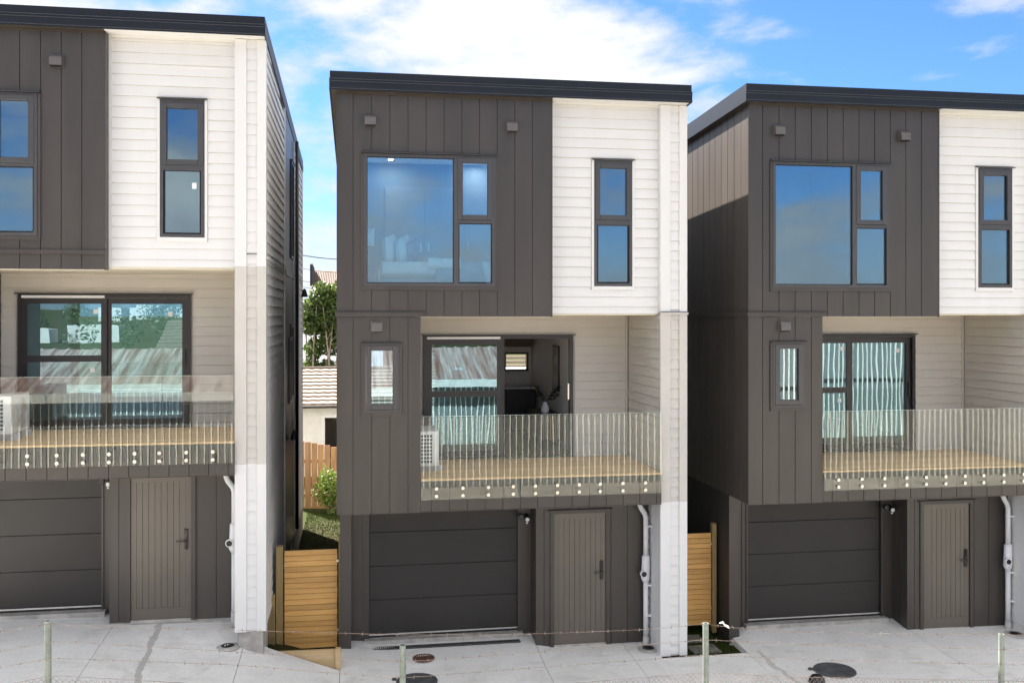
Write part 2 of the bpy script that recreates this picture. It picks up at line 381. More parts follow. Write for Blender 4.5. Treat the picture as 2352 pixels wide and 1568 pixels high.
    core = MB().box(4.935, 5.303, 0.085, 1.90, fb + 0.02, 8.44).build('fin_wall', WHITE, T)
    for (z0, z1, m) in ((fb, zl, WHITE), (zl, zt, GREIGE), (zt, 8.530, WHITE)):
        top = z1 > 8
        box('corner_board', m, core, 4.905, 5.065, 0.050, 0.179 if top else 0.084, z0 + 0.001, z1 - 0.001)
        box('corner_board', m, core, 5.210, 5.335, 0.050, 0.200, z0 + 0.001, z1 - 0.001)
        weatherboards(core, m, 'F', 0.090, 5.066, 5.209, z0, z1, zstart=fb + 0.03 - EXPO, thick=0.026)
    weatherboards(core, GREIGE, 'L', 4.936, 0.086, 1.86, 2.87, 5.285, zstart=2.79)
    weatherboards(core, WHITE, 'L', 4.936, 0.086, 0.70, fb, 2.40, zstart=fb)
    if variant != 'L':
        box('cap_flashing', GREIGE, core, 4.895, 5.345, 0.022, 0.050, zt - 0.035, zt - 0.004)
        box('cap_flashing', BLACK, core, 4.893, 5.347, 0.018, 0.050, zt - 0.003, zt + 0.006)
    else:
        box('cap_flashing', BLACK, core, 5.066, 5.209, 0.050, 0.060, 5.50, 5.508)
        box('footing', CONC, T, 4.94, 5.29, 0.10, 0.85, -0.3, fb + 0.018)
    # --- right side wall
    if variant == 'L':
        sw = MB().box(5.300, 5.3045, 0.2, LEN - 0.02, gb, 8.0).build('side_wall', SIDEW, T)
        for (y0, y1) in ((0.202, 3.70), (6.50, LEN - 0.1)):
            lim = lambda z: (8.545 - z) / SLOPE
            weatherboards(sw, SIDEW, 'R', 5.306, y0, y1, gb + (0.02 if y0 < 1 else -0.1), 8.50, zstart=gb + 0.03 - EXPO, top=lim)
            for yy in (y1, y0 - 0.09 if y0 > 1 else None):
                if yy is None: continue
                box('corner_board', SIDEW, sw, 5.306, 5.342, yy, yy + 0.09, gb - 0.1, min(8.5, soff(yy)))
            box('belt_flashing', SIDEW, sw, 5.306, 5.352, y0, y1, 5.44, 5.475)
        dk = MB().box(5.306, 5.3085, 3.79, 6.41, gb - 0.1, 8.2).build('panel_wall', DARK, T)
        panels(dk, DARK, 'R', 5.330, 3.79, 6.41, gb - 0.1, 8.45, step=0.2, top=soff)
        box('belt_flashing', DARK, dk, 5.331, 5.352, 3.79, 6.41, 5.36, 5.44)
        for (yy, z0, z1) in ((5.2, 5.75, 7.65), (5.15, 3.0, 4.45), (4.7, 2.95, 4.2)):
            wn_ = MB().box(5.331, 5.365, yy, yy + 0.05, z0, z1).box(5.331, 5.365, yy + 0.65, yy + 0.70, z0, z1).box(5.331, 5.365, yy + 0.05, yy + 0.65, z1 - 0.05, z1).box(5.331, 5.365, yy + 0.05, yy + 0.65, z0, z0 + 0.05).build('window', BLACKF, T)
            box('pane', glass('side_window_glass', (0.2, 0.24, 0.26), 0.35), wn_, 5.334, 5.342, yy + 0.05, yy + 0.65, z0 + 0.05, z1 - 0.05)
            box('head_flashing', BLACKF, wn_, 5.331, 5.385, yy - 0.03, yy + 0.73, z1 + 0.003, z1 + 0.018)
        MB().tube([(5.40, 6.25, 0.25), (5.40, 6.25, 8.2)], 0.036, 10).build('downpipe', BLACK, T, smooth=True)
        for (yy, zz) in ((4.9, 2.25), (8.6, 5.05)):
            MB().lathe([(0.001, 0.20), (0.035, 0.17), (0.075, 0.03), (0.078, 0.0), (0.01, 0.0)], 14, (5.43, yy, zz)).build('wall_light', BLACK, T, recalc=True)
        box('footing', mat('concrete_footing', (0.46, 0.40, 0.32), 0.85, var=0.1, scale=4, bump=0.3), T, 5.29, 5.345, 6.42, LEN + 0.0, -0.8, gb - 0.102)
    else:
        MB().prism([(0.201, gb), (LEN - 0.02, gb), (LEN - 0.02, soff(LEN)), (0.201, soff(0.2))], 'X', 5.304, 5.330).build('side_wall', SIDEW, T, recalc=True)
    # --- left side wall, vertical charcoal sheets
    if variant != 'L':
        lw = MB().prism([(0.022, 2.40), (LEN - 0.02, 2.40), (LEN - 0.02, soff(LEN)), (0.022, soff(0))], 'X', 0.0205, 0.0295).build('panel_wall', DARK, T, recalc=True)
        panels(lw, DARK, 'L', 0.0, 0.021, LEN - 0.02, 2.39, 8.52, step=0.272, top=soff, gap=0.014)
        box('belt_flashing', DARK, lw, -0.028, -0.001, -0.024, LEN - 0.02, 5.268, 5.338)
        box('corner_trim', DARK, lw, -0.006, 0.014, -0.006, 0.0205, 2.386, 8.53)
        MB().box(0.030, 0.039, 0.86, LEN - 0.03, -0.1, 2.40).build('lower_side_wall', mat('lower_wall_black', (0.03, 0.028, 0.028), 0.6), T)
    # --- storey band and lower box on the street side
    if variant == 'L':
        box('belt_flashing', DARK, T, -0.01, 3.205, -0.030, -0.004, 5.475, 5.530)
    else:
        bt = MB().prism([(-0.004, 5.345), (-0.030, 5.338), (-0.030, 5.268), (-0.004, 5.268)], 'X', -0.022, 1.262).build('belt_flashing', DARK, T, recalc=True)
        box('flashing_lip', BLACK, bt, -0.024, 1.264, -0.040, -0.0305, 5.334, 5.343)
    w = MB()
    for (a0, a1, z0, z1) in rect_sub((0.03, 1.20, 2.40, 5.262), [low]): w.box(a0, a1, 0.020, 0.14, z0, z1)
    w.box(1.10, 1.190, 0.14, 1.95, 2.40, 5.262)
    w = w.build('panel_wall', DARK, T)
    panels(w, DARK, 'F', 0.0, 0.0, 1.212, 2.388, 5.264, first=0.23, holes=[(low[0] - 0.045, low[1] + 0.045, low[2] - 0.055, low[3] + 0.01)])
    panels(w, DARK, 'R', 1.211, 0.022, 1.88, 2.87, 5.26, step=0.266)
    box('under_lining', DARK, w, 0.03, 1.21, 0.022, 1.12, 2.376, 2.386)
    # --- windows
    g = WIN_GLASS
    window(T, *big, 0.0, [(0.437, 1.690, 5.77, 7.595, 0), (1.835, 2.205, 6.775, 7.545, 1), (1.785, 2.258, 5.78, 6.640, 0)],
           bars=[(1.70, 1.772, 5.755, 7.61), (1.772, 2.28, 6.650, 6.695)], trim=(DARK, 0.04))
    window(T, *slim, 0.165, [(3.97 + so, 4.39 + so, 6.825, 7.545, 1), (3.945 + so, 4.415 + so, 5.80, 6.665, 0)], bars=[(3.92 + so, 4.44 + so, 6.672, 6.748)], trim=(WHITE, 0.04),
           stickers=[(4.31, 6.42)] if variant == 'L' else ())
    window(T, *low, 0.0, [(0.494, 0.804, 3.984, 4.772, 1)], trim=(DARK, 0.04), fw=0.03)
    # --- wall vents
    cowl(T, 0.40, 8.045); cowl(T, 2.49, 8.02)
    if variant != 'L': cowl(T, 0.49, 5.04)
    # --- recessed deck
    dk = MB().box(1.222, 4.90, 0.056, 1.90, 2.60, 2.840).build('deck', DARK, T)
    y = 0.006; i = 0
    while y < 1.86:
        box('deck_board', DECK, dk, 1.222, 4.902, y, y + 0.134, 2.842, 2.870); y += 0.139
    bm_ = MB().box(1.214, 4.902, 0.020, 0.055, 2.41, 2.835).build('deck_beam', DARK, T)
    panels(bm_, DARK, 'F', 0.0, 1.214, 4.903, 2.398, 2.838, first=0.16)
    box('drip_edge', DARK, bm_, 1.214, 4.903, -0.006, 0.05, 2.388, 2.396)
    box('deck_soffit', DARK, T, 1.214, 4.90, 0.056, 1.93, 2.41, 2.43)
    # deck ceiling and back wall
    box('deck_ceiling', CREAM, T, 1.222, 4.90, 0.302, 1.94, 5.286, 5.298)
    box('deck_ceiling', CREAM, T, 3.20, 4.90, 0.20, 0.300, 5.296, 5.308)
    door = (1.46, 4.02, 2.872, 4.96) if variant == 'L' else (1.383, 3.94, 2.872, 4.94)
    w = MB()
    for (a0, a1, z0, z1) in rect_sub((1.195, 4.92, 2.83, 5.285), [door]): w.box(a0, a1, 1.900, 1.99, z0, z1)
    w = w.build('deck_back_wall', GREIGE, T)
    weatherboards(w, GREIGE, 'F', 1.900, 1.222, 4.874, 2.872, 5.284, holes=[(door[0] - 0.03, door[1] + 0.03, 2.8, door[3] + 0.01)], zstart=2.79)
    box('corner_trim', GREIGE, w, 4.876, 4.903, 1.862, 1.898, 2.872, 5.284)
    slider(T, door, 1.885, variant)
    # --- balustrade
    balustrade(T, variant)
    # --- ground floor
    w = MB(); sd = (3.32, 4.256, gb - 0.1, gb + 2.14)
    for (a0, a1, z0, z1) in rect_sub((3.095, 4.935, gb, 2.41), [sd]): w.box(a0, a1, 0.720, 0.82, z0, z1)
    w.box(3.095, 3.19, 0.82, 1.25, gb, 2.41)
    w = w.build('panel_wall', DARK, T)
    panels(w, DARK, 'F', 0.70, 3.075, 4.905, gb, 2.408, first=0.13, step=0.272, holes=[(sd[0] - 0.02, sd[1] + 0.02, 0, sd[3] + 0.01)], gap=0.008)
    panels(w, DARK, 'L', 3.075, 0.722, 1.15, gb + 0.02, 2.408, step=0.21, gap=0.010)
    box('footing', CONC, T, 3.08, 4.90, 0.712, 0.80, gb - 0.35, gb - 0.003)
    service_door(T, sd, 0.70, gb)
    gd = (0.459, 2.874, gth, 2.40)
    w = MB()
    for (a0, a1, z0, z1) in rect_sub((0.20, 3.10, gb - 0.02, 2.41), [(gd[0], gd[1], 0, 2.5)]): w.box(a0, a1, 1.170, 1.30, z0, z1)
    w.box(0.05, 0.199, 0.862, 1.30, gb - 0.04, 2.41)
    w = w.build('panel_wall', DARK, T)
    panels(w, DARK, 'F', 1.150, 0.20, 0.459, gb - 0.02, 2.408, first=0.17)
    panels(w, DARK, 'F', 1.150, 2.874, 3.074, gb - 0.02, 2.408, first=0.3)
    panels(w, DARK, 'F', 0.840, 0.03, 0.20, gb - 0.06, 2.408, first=0.3)
    box('jamb_trim', DARK, w, 0.445, 0.475, 1.13, 1.149, gth - 0.1, 2.40); box('jamb_trim', DARK, w, 2.858, 2.888, 1.13, 1.149, gth - 0.1, 2.40)
    garage_door(T, gd)
    box('threshold', CONC, T, 0.40, 2.93, 1.02, 1.60, gb - 0.4, gth - 0.03)
    # sensor light
    sl = MB().tube([(3.01, 1.148, gb + 1.99), (2.99, 1.07, gb + 1.99)], 0.035, 10).build('sensor_light', BLACK, T, smooth=True)
    for (dx, dz) in ((-0.10, 0.03), (0.0, -0.01)):
        MB().lathe([(0.02, 0.10), (0.042, 0.05), (0.046, 0.0), (0.038, -0.006)], 14, (2.99 + dx, 1.0, gb + 1.97 + dz), 'Y').build('lamp_head', BLACK, sl, recalc=True)
    MB().lathe([(0.001, 0.01), (0.033, 0.008), (0.033, -0.004), (0.02, -0.008)], 14, (2.99, 0.985, gb + 1.96), 'Y').build('lens', mat('lamp_lens', (0.9, 0.9, 0.88), 0.15), sl, recalc=True)
    MB().lathe([(0.001, -0.02), (0.018, -0.008), (0.018, 0.012), (0.001, 0.02)], 10, (2.985, 1.01, gb + 1.905)).build('sensor_eye', PVC, sl, recalc=True)
    downpipe(T, gb)
    return T

def slider(T, door, y, variant):
    x0, x1, z0, z1 = door; xm = 2.76 if variant == 'L' else 2.71
    s = bpy.data.objects.new('sliding_door', None); C.objects.link(s); s.parent = T
    b = MB(); ring(b, x0, x1, z0, z1, 0.055, y - 0.045, y + 0.10, 0.04); b.build('frame', BLACKF, s)
    box('head_flashing', BLACKF, s, x0 - 0.035, x1 + 0.035, y - 0.085, y - 0.046, z1 + 0.004, z1 + 0.020)
    box('blind_head', PVC, s, x0 + 0.06, xm - 0.03, y - 0.052, y - 0.046, z1 - 0.055, z1 - 0.016) if variant != 'R' else None
    def leaf(a, c, yy, transom, name):
        f = MB(); ring(f, a, c, z0 + 0.045, z1 - 0.06, 0.085, yy - 0.02, yy + 0.02, 0.10)
        if transom: f.box(a + 0.085, c - 0.085, yy - 0.019, yy + 0.019, 3.915, 4.015)
        lf = f.build(name, BLACKF, s)
        for (q0, q1) in (((z0 + 0.145, 3.915), (4.015, z1 - 0.145)) if transom else ((z0 + 0.145, z1 - 0.145),)):
            MB().box(a + 0.083, c - 0.083, yy - 0.004, yy + 0.004, q0 - 0.003, q1 + 0.003).build('pane', DOOR_GLASS, lf)
        return lf
    fx = leaf(x0 + 0.056, xm, y - 0.01, True, 'fixed_leaf')
    if variant == 'M':
        lf = leaf(x0 + 0.20, xm + 0.05, y + 0.055, True, 'open_leaf')
        h = MB().box(xm - 0.012, xm + 0.008, y - 0.045, y - 0.032, 3.80, 4.05).build('door_handle', BLACK, lf)
        MB().box(x1 - 0.10, x1 - 0.075, y - 0.06, y - 0.045, 3.85, 4.12).build('door_handle', STEEL, s)
    else:
        lf = leaf(xm - 0.03, x1 - 0.056, y + 0.035, False, 'moving_leaf')
        box('door_handle', BLACK, lf, x1 - 0.115, x1 - 0.085, y - 0.02, y + 0.014, 3.85, 4.08)
        for (a, d) in ((xm + 0.9, 4.62), (xm - 0.2, 4.66), (xm - 0.25, 3.75)): box('sticker', PVC, s, a, a + 0.07, y - 0.018 if a < xm else y + 0.028, y - 0.0145 if a < xm else y + 0.0308, d, d + 0.07)

def balustrade(T, variant):
    bl = bpy.data.objects.new('balustrade', None); C.objects.link(bl); bl.parent = T
    z0, z1 = 2.575, 3.80
    for (a, c) in ((1.216, 2.438), (2.448, 3.945), (3.955, 4.898)):
        p = MB().box(a, c, -0.066, -0.054, z0, z1).build('glass_panel', RAIL_GLASS, bl)
        MB().box(a, c, -0.0665, -0.0535, z1 + 0.0005, z1 + 0.003).build('polished_edge', EDGE, p)
    for x in (1.44, 1.83, 2.21, 2.585, 2.92, 3.255, 3.59, 3.915, 4.27, 4.625):
        for z in (2.63, 2.74):
            MB().lathe([(0.024, -0.086), (0.026, -0.083), (0.026, -0.067), (0.020, -0.066), (0.020, -0.001)], 14, (x, 0, z), 'Y').build('standoff', STEEL, bl, recalc=True)

def service_door(T, sd, y, gb):
    x0, x1, z0, z1 = sd
    b = MB(); b.box(x0 - 0.018, x0 + 0.045, y - 0.02, y + 0.10, gb, z1); b.box(x1 - 0.045, x1 + 0.018, y - 0.02, y + 0.10, gb, z1); b.box(x0 + 0.045, x1 - 0.045, y - 0.02, y + 0.10, z1 - 0.045, z1)
    d = b.build('service_door', DARK, T)
    box('head_flashing', BLACKF, d, x0 - 0.06, x1 + 0.06, y - 0.05, y - 0.021, z1 + 0.004, z1 + 0.022)
    a, c, q0, q1 = x0 + 0.048, x1 - 0.048, gb + 0.03, z1 - 0.048
    MB().box(a, c, y + 0.030, y + 0.07, q0, q1).build('door_leaf', DARKDOOR, d)
    st = MB(); ring(st, a, c, q0, q1, 0.075, y + 0.010, y + 0.0295, 0.16); st.build('door_stile', DARKDOOR, d)
    n = 8; wd = (c - a - 0.15) / n
    for k in range(n): box('door_plank', DARKDOOR, d, a + 0.075 + k * wd + 0.003, a + 0.075 + (k + 1) * wd - 0.003, y + 0.014, y + 0.0295, q0 + 0.161, q1 - 0.076)
    box('sill', CONC, d, x0, x1, y - 0.01, y + 0.1, gb - 0.02, gb + 0.025)
    lk = bevel(box('lock_plate', BLACK, d, c - 0.095, c - 0.040, y - 0.012, y + 0.0095, gb + 1.03, gb + 1.33), 0.012, 3)
    MB().tube([(c - 0.068, y - 0.012, gb + 1.15), (c - 0.068, y - 0.045, gb + 1.15), (c - 0.20, y - 0.045, gb + 1.15)], 0.011, 10).build('lever_handle', mat('dark_satin_metal', (0.12, 0.115, 0.11), 0.3, 0.8), d, smooth=True)
    box('keypad', mat('keypad_gloss', (0.02, 0.02, 0.022), 0.1), d, c - 0.085, c - 0.050, y - 0.0145, y - 0.0125, gb + 1.20, gb + 1.31)

def garage_door(T, gd):
    x0, x1, z0, z1 = gd
    g = bpy.data.objects.new('garage_door', None); C.objects.link(g); g.parent = T
    z = z0 + 0.025; h = 0.535
    for k in range(4):
        t = min(z + h, 2.40)
        if t - z > 0.05:
            b = MB().prism([(1.190, z + 0.001), (1.185, z + 0.006), (1.184, z + 0.02), (1.184, t - 0.02), (1.185, t - 0.006), (1.190, t - 0.001), (1.235, t - 0.002), (1.235, z + 0.002)], 'X', x0 + 0.012, x1 - 0.012)
            b.build('door_panel', GARAGE, g, recalc=True)
        z += h
    box('bottom_rail', ALU, g, x0 + 0.012, x1 - 0.012, 1.178, 1.225, z0 + 0.004, z0 + 0.024)
    box('bottom_seal', BLACK, g, x0 + 0.012, x1 - 0.012, 1.184, 1.22, z0 - 0.030, z0 + 0.0035)
    box('track', BLACKF, g, x1 - 0.011, x1 - 0.001, 1.175, 1.235, z0, 2.40); box('track', BLACKF, g, x0 + 0.001, x0 + 0.011, 1.175, 1.235, z0, 2.40)

def downpipe(T, gb):
    x, y = 4.835, 0.58
    d = MB().tube([(x - 0.11, y - 0.02, 2.38), (x - 0.11, y - 0.02, 2.28), (x - 0.085, y - 0.015, 2.22), (x - 0.02, y - 0.003, 2.13), (x, y, 2.06), (x, y, gb + 1.42)], 0.040, 14).build('downpipe', PVC, T, smooth=True)
    MB().tube([(x, y, gb + 1.42), (x, y, gb + 1.40), (x, y, gb + 1.28), (x - 0.01, y, gb + 1.05), (x, y, gb + 0.99)], [0.042, 0.062, 0.066, 0.07, 0.045], 14).build('rainhead', PVC, d, smooth=True)
    MB().lathe([(0.055, -0.09), (0.058, -0.075), (0.05, -0.02), (0.02, 0.0)], 14, (x - 0.06, y - 0.01, gb + 1.14), 'Y').build('rainhead_spout', PVC, d, recalc=True)
    MB().lathe([(0.001, -0.096), (0.042, -0.095), (0.042, -0.088), (0.001, -0.086)], 14, (x - 0.06, y - 0.01, gb + 1.14), 'Y').build('spout_opening', BLACK, d, recalc=True)
    MB().tube([(x, y, gb + 1.0), (x, y, gb + 0.10)], 0.040, 14).build('lower_pipe', PVC, d, smooth=True)
    MB().tube([(x, y, gb + 0.12), (x, y, gb - 0.10)], 0.048, 14).build('pipe_socket', mat('grey_socket', (0.55, 0.54, 0.52), 0.6), d, smooth=True)
    for z in (1.92, gb + 0.93, gb + 0.45): box('pipe_bracket', PVC, d, x - 0.02, x + 0.085, y - 0.046, y + 0.046, z, z + 0.025)

X_L, X_M, X_R = -6.58, -0.26, 5.95
houses = [townhouse('left townhouse on higher ground with closed glass deck doors and shared side alley', (X_L, 13.90, 0.65), 'L'),
          townhouse('middle townhouse with open sliding deck door and a bed behind its large upper window', (X_M, 14.15, 0.0), 'M'),
          townhouse('right townhouse with sunlit charcoal side wall and cut by the right picture edge', (X_R, 13.90, 0.0), 'R')]

# ------------------------------------------------------------------ ground and driveway
def lerp(x, pts):
    if x <= pts[0][0]: return pts[0][1]
    for (a, b), (c, d) in zip(pts, pts[1:]):
        if x <= c: return b + (d - b) * (x - a) / (c - a)
    return pts[-1][1]
def drive_h(X, Y):
    z = lerp(X, [(-12, 0.92), (-6, 0.84), (-3.4, 0.78), (-1.5, 0.56), (-0.22, 0.08), (0.5, 0.03), (4, 0.03), (6, 0.05), (9, 0.05), (14, 0.0)])
    if X > -0.22: z += lerp(Y, [(13.4, -0.03), (14.3, 0.0), (15.2, 0.10 if X < 2.9 or X > 6.2 else 0.02)])
    else: z += lerp(Y, [(12.4, -0.08), (14.0, 0.0), (14.6, lerp(X, [(-6, 0.03), (-3.4, 0.03), (-1.6, 0.22), (-1.2, 0.0)])), (15.2, lerp(X, [(-6, 0.06), (-3.4, 0.08), (-1.6, 0.22), (-1.2, 0.0)]))])
    return z
def concrete_material():
    m = bpy.data.materials.new('driveway_concrete'); m.use_nodes = True; nt = m.node_tree; b = nt.nodes['Principled BSDF']
    b.inputs['Roughness'].default_value = 0.75; b.inputs['Specular IOR Level'].default_value = 0.35
    geo = N(nt, 'ShaderNodeNewGeometry'); sep = N(nt, 'ShaderNodeSeparateXYZ'); L(nt, geo.outputs['Position'], sep.inputs[0])
    n1 = N(nt, 'ShaderNodeTexNoise', ins={'Scale': 1.1, 'Detail': 6, 'Roughness': 0.62}); L(nt, geo.outputs['Position'], n1.inputs[0])
    n2 = N(nt, 'ShaderNodeTexNoise', ins={'Scale': 26, 'Detail': 4, 'Roughness': 0.6}); L(nt, geo.outputs['Position'], n2.inputs[0])
    n3 = N(nt, 'ShaderNodeTexNoise', ins={'Scale': 4.0, 'Detail': 5, 'Roughness': 0.65}); L(nt, geo.outputs['Position'], n3.inputs[0])
    c = mixc(nt, mapr(nt, n1.outputs[0], 0.35, 0.68, 0, 1), (0.73, 0.72, 0.705), (0.79, 0.78, 0.765))
    c = mixc(nt, mapr(nt, n2.outputs[0], 0.35, 0.75, 0, 0.30), c, (0.47, 0.46, 0.45))
    spots = mapr(nt, n3.outputs[0], 0.66, 0.76, 0, 0.45)
    c = mixc(nt, spots, c, (0.34, 0.31, 0.28))
    n4 = N(nt, 'ShaderNodeTexNoise', ins={'Scale': 2.3, 'Detail': 8, 'Roughness': 0.7, 'Distortion': 0.6}); L(nt, geo.outputs['Position'], n4.inputs[0])
    c = mixc(nt, mapr(nt, n4.outputs[0], 0.48, 0.70, 0, 0.5), c, (0.50, 0.475, 0.44))
    mps = N(nt, 'ShaderNodeMapping'); mps.inputs['Scale'].default_value = (0.7, 5.5, 1); mps.inputs['Rotation'].default_value = (0, 0, 0.18); L(nt, geo.outputs['Position'], mps.inputs[0])
    n5 = N(nt, 'ShaderNodeTexNoise', ins={'Scale': 1.6, 'Detail': 4, 'Roughness': 0.6, 'Distortion': 0.8}); L(nt, mps.outputs[0], n5.inputs[0])
    c = mixc(nt, mapr(nt, n5.outputs[0], 0.60, 0.72, 0, 0.4), c, (0.45, 0.44, 0.43))
    sc_ = N(nt, 'ShaderNodeTexNoise', ins={'Scale': 90, 'Detail': 2}); L(nt, geo.outputs['Position'], sc_.inputs[0])
    c = mixc(nt, mapr(nt, sc_.outputs[0], 0.70, 0.76, 0, 0.6), c, (0.22, 0.20, 0.19))
    wob = math_n(nt, 'MULTIPLY', math_n(nt, 'SUBTRACT', n1.outputs[0], 0.5), 0.5)
    def stain(X0, k, Y0, w, y_lo, y_hi, amt, col, cc):
        x = math_n(nt, 'SUBTRACT', math_n(nt, 'ADD', sep.outputs['X'], wob), math_n(nt, 'ADD', X0, math_n(nt, 'MULTIPLY', math_n(nt, 'SUBTRACT', sep.outputs['Y'], Y0), k)))
        f = mapr(nt, math_n(nt, 'ABSOLUTE', x), w * 0.55, w, amt, 0)
        f = math_n(nt, 'MULTIPLY', f, mapr(nt, sep.outputs['Y'], y_lo, y_lo + 0.08, 0, 1)); f = math_n(nt, 'MULTIPLY', f, mapr(nt, sep.outputs['Y'], y_hi - 0.05, y_hi, 1, 0))
        return mixc(nt, f, cc, col)
    c = stain(-2.78, -0.06, 13.6, 0.055, 11.0, 14.9, 0.6, (0.30, 0.275, 0.25), c)
    c = stain(6.22, -0.05, 13.6, 0.05, 10.5, 14.2, 0.5, (0.36, 0.32, 0.27), c)
    L(nt, c, b.inputs['Base Color'])
    bp = N(nt, 'ShaderNodeBump', ins={'Strength': 0.18, 'Distance': 0.01}); L(nt, n2.outputs[0], bp.inputs['Height']); L(nt, bp.outputs[0], b.inputs['Normal'])
    return m
DRIVE = concrete_material()
def sheet(f, xs, ys, skirt=0.0):
    b = MB(); nx, ny = len(xs), len(ys)
    v = [(x, y, f(x, y)) for y in ys for x in xs]
    q = [(j * nx + i, j * nx + i + 1, (j + 1) * nx + i + 1, (j + 1) * nx + i) for j in range(ny - 1) for i in range(nx - 1)]
    b.add(v, q)
    if skirt:
        rim = [i for i in range(nx)] + [j * nx + nx - 1 for j in range(1, ny)] + [(ny - 1) * nx + i for i in range(nx - 2, -1, -1)] + [j * nx for j in range(ny - 2, 0, -1)]
        o = len(b.v); b.v += [(v[i][0], v[i][1], v[i][2] - skirt) for i in rim]; n = len(rim)
        b.f += [(rim[k], o + k, o + (k + 1) % n, rim[(k + 1) % n]) for k in range(n)]
    return b
def frange(a, b, n): return [a + (b - a) * i / n for i in range(n + 1)]
drive = bpy.data.objects.new('driveway', None); C.objects.link(drive); drive['kind'] = 'structure'; drive['label'] = 'pale concrete driveway in front of the houses'
J = 0.004
def slab(x0, x1, y0, y1):
    sheet(drive_h, frange(x0 + J, x1 - J, max(3, int((x1 - x0) / 0.3))), frange(y0 + J, y1 - J, max(4, int((y1 - y0) / 0.3))), 0.10).build('slab', DRIVE, drive, smooth=False)
for (a, b_) in ((-12, -7), (-7, -3.45)): slab(a, b_, 9.2, 12.6); slab(a, b_, 12.6, 15.3)
slab(-3.45, -1.57, 9.2, 12.4); slab(-3.45, -1.57, 12.4, 14.75)
slab(-1.57, -0.22, 9.2, 12.4); slab(-1.57, -0.22, 12.4, 14.28)
slab(-0.22, 2.82, 9.2, 13.05); slab(-0.22, 2.82, 13.05, 15.6)
slab(2.82, 4.22, 9.2, 13.05); slab(2.82, 4.22, 13.05, 14.95)
slab(4.22, 6.03, 9.2, 13.05); slab(4.22, 6.03, 13.05, 14.12); slab(4.22, 4.66, 14.12, 14.95)
slab(6.03, 9.07, 9.2, 13.05); slab(6.03, 9.07, 13.05, 15.35)
slab(9.07, 13, 9.2, 13.05); slab(9.07, 13, 13.05, 14.75)
GROUND = mat('soil_and_grass', (0.026, 0.036, 0.009), 0.95, var=0, scale=0.7, bump=0.5, bscale=12, col2=(0.045, 0.040, 0.018), spec=0.1)
def terrain(X, Y):
    if Y < 13.2:
        base = lerp(Y, [(-60, -0.9), (-3, -0.62), (5, -0.5), (8, -0.2), (9.2, -0.14), (13.2, -0.14)])
        h = base
        if X < -0.2: h += lerp(X, [(-12, 0.9), (-1.5, 0.45), (-0.2, 0.0)]) * lerp(Y, [(0, 0.0), (9, 1.0)])
        if Y < -60: h += lerp(-Y, [(60, 0), (150, 1.0), (260, 5), (420, 9), (900, 14)]) * (0.8 + 0.3 * math.sin(X * 0.011 + 1.3) + 0.15 * math.sin(X * 0.031))
        return h
    h = lerp(X, [(-12, 0.75), (-6, 0.70), (-1.6, 0.35), (-1.25, 0.28), (-0.3, -0.02), (0.5, -0.08), (5, -0.06), (14, -0.06)])
    g = lerp(X, [(-6, 0.25), (-1.2, 0.16), (0, 0.08), (5, 0.05)])
    t = min(1, max(0, (Y - 16) / 5)); return h * (1 - t) + g * t
xs = [-2500, -900, -500] + [-420 + i * 30 for i in range(13)] + [-40, -25, -16] + [-12 + 0.5 * i for i in range(53)] + [16, 22, 30, 45] + [60 + 30 * i for i in range(13)] + [560, 900, 2500]
ys = [-2500, -1200, -900, -700] + [-560 + 20 * i for i in range(26)] + [-45, -30, -20, -12, -6, -3, 0, 2, 4] + [5 + 0.5 * i for i in range(46)] + [30, 36, 45, 60, 90, 150, 300, 700, 2500]
gr = sheet(terrain, sorted(set(xs)), sorted(set(ys))).build('ground', GROUND, smooth=True); gr['kind'] = 'structure'

yd = sheet(lambda X, Y: terrain(X, Y) + 0.03, frange(-28, 46, 70), frange(-4.4, 8.6, 26)).build('yard', mat('bounce_yard_concrete', (0.36, 0.335, 0.295), 0.85, var=0.12, scale=0.8, bump=0.2), smooth=True); yd['kind'] = 'structure'  # unseen pale yard, added to bounce sunlight onto the facades

# lawn in the alley behind the left gate, and the small patch beside the middle house
BLADE = mat('grass_blade', (0.032, 0.062, 0.007), 0.8, var=0, scale=2.0, col2=(0.055, 0.070, 0.014), spec=0.15)
def grass(name, label, n, place, h0, h1, cat='grass'):
    b = MB()
    for _ in range(n):
        x, y, z = place(); a = random.uniform(0, 6.28); h = random.uniform(h0, h1); w = random.uniform(0.004, 0.009); l = random.uniform(-0.6, 0.6) * h
        dx, dy = math.cos(a) * w, math.sin(a) * w
        b.add([(x - dx, y - dy, z), (x + dx, y + dy, z), (x + l * math.sin(a), y + l * math.cos(a), z + h)], [(0, 1, 2)])
    o = b.build(name, BLADE); o['kind'] = 'stuff'; o['label'] = label; return o
def lawn_pt():
    while True:
        x = random.uniform(-1.22, 0.2); y = random.uniform(19.5, 25.5)
        if x > -0.25 and y > 22.8 and random.random() < 0.93: continue
        return x, y, terrain(x, y) - 0.005
grass('lawn_grass', 'short lawn grass in the alley behind the slatted gate', 9000, lawn_pt, 0.02, 0.055)
def patch_pt():
    x = random.uniform(5.1, 6.0); y = random.uniform(14.2, 15.7)
    return x, y, terrain(x, y) - 0.005
grass('patch_grass', 'ragged grass around the stepping stones beside the right gate', 2600, patch_pt, 0.02, 0.07)
PAV = mat('grey_paver', (0.20, 0.19, 0.175), 0.85, var=0.12, scale=7, bump=0.3, bscale=50)
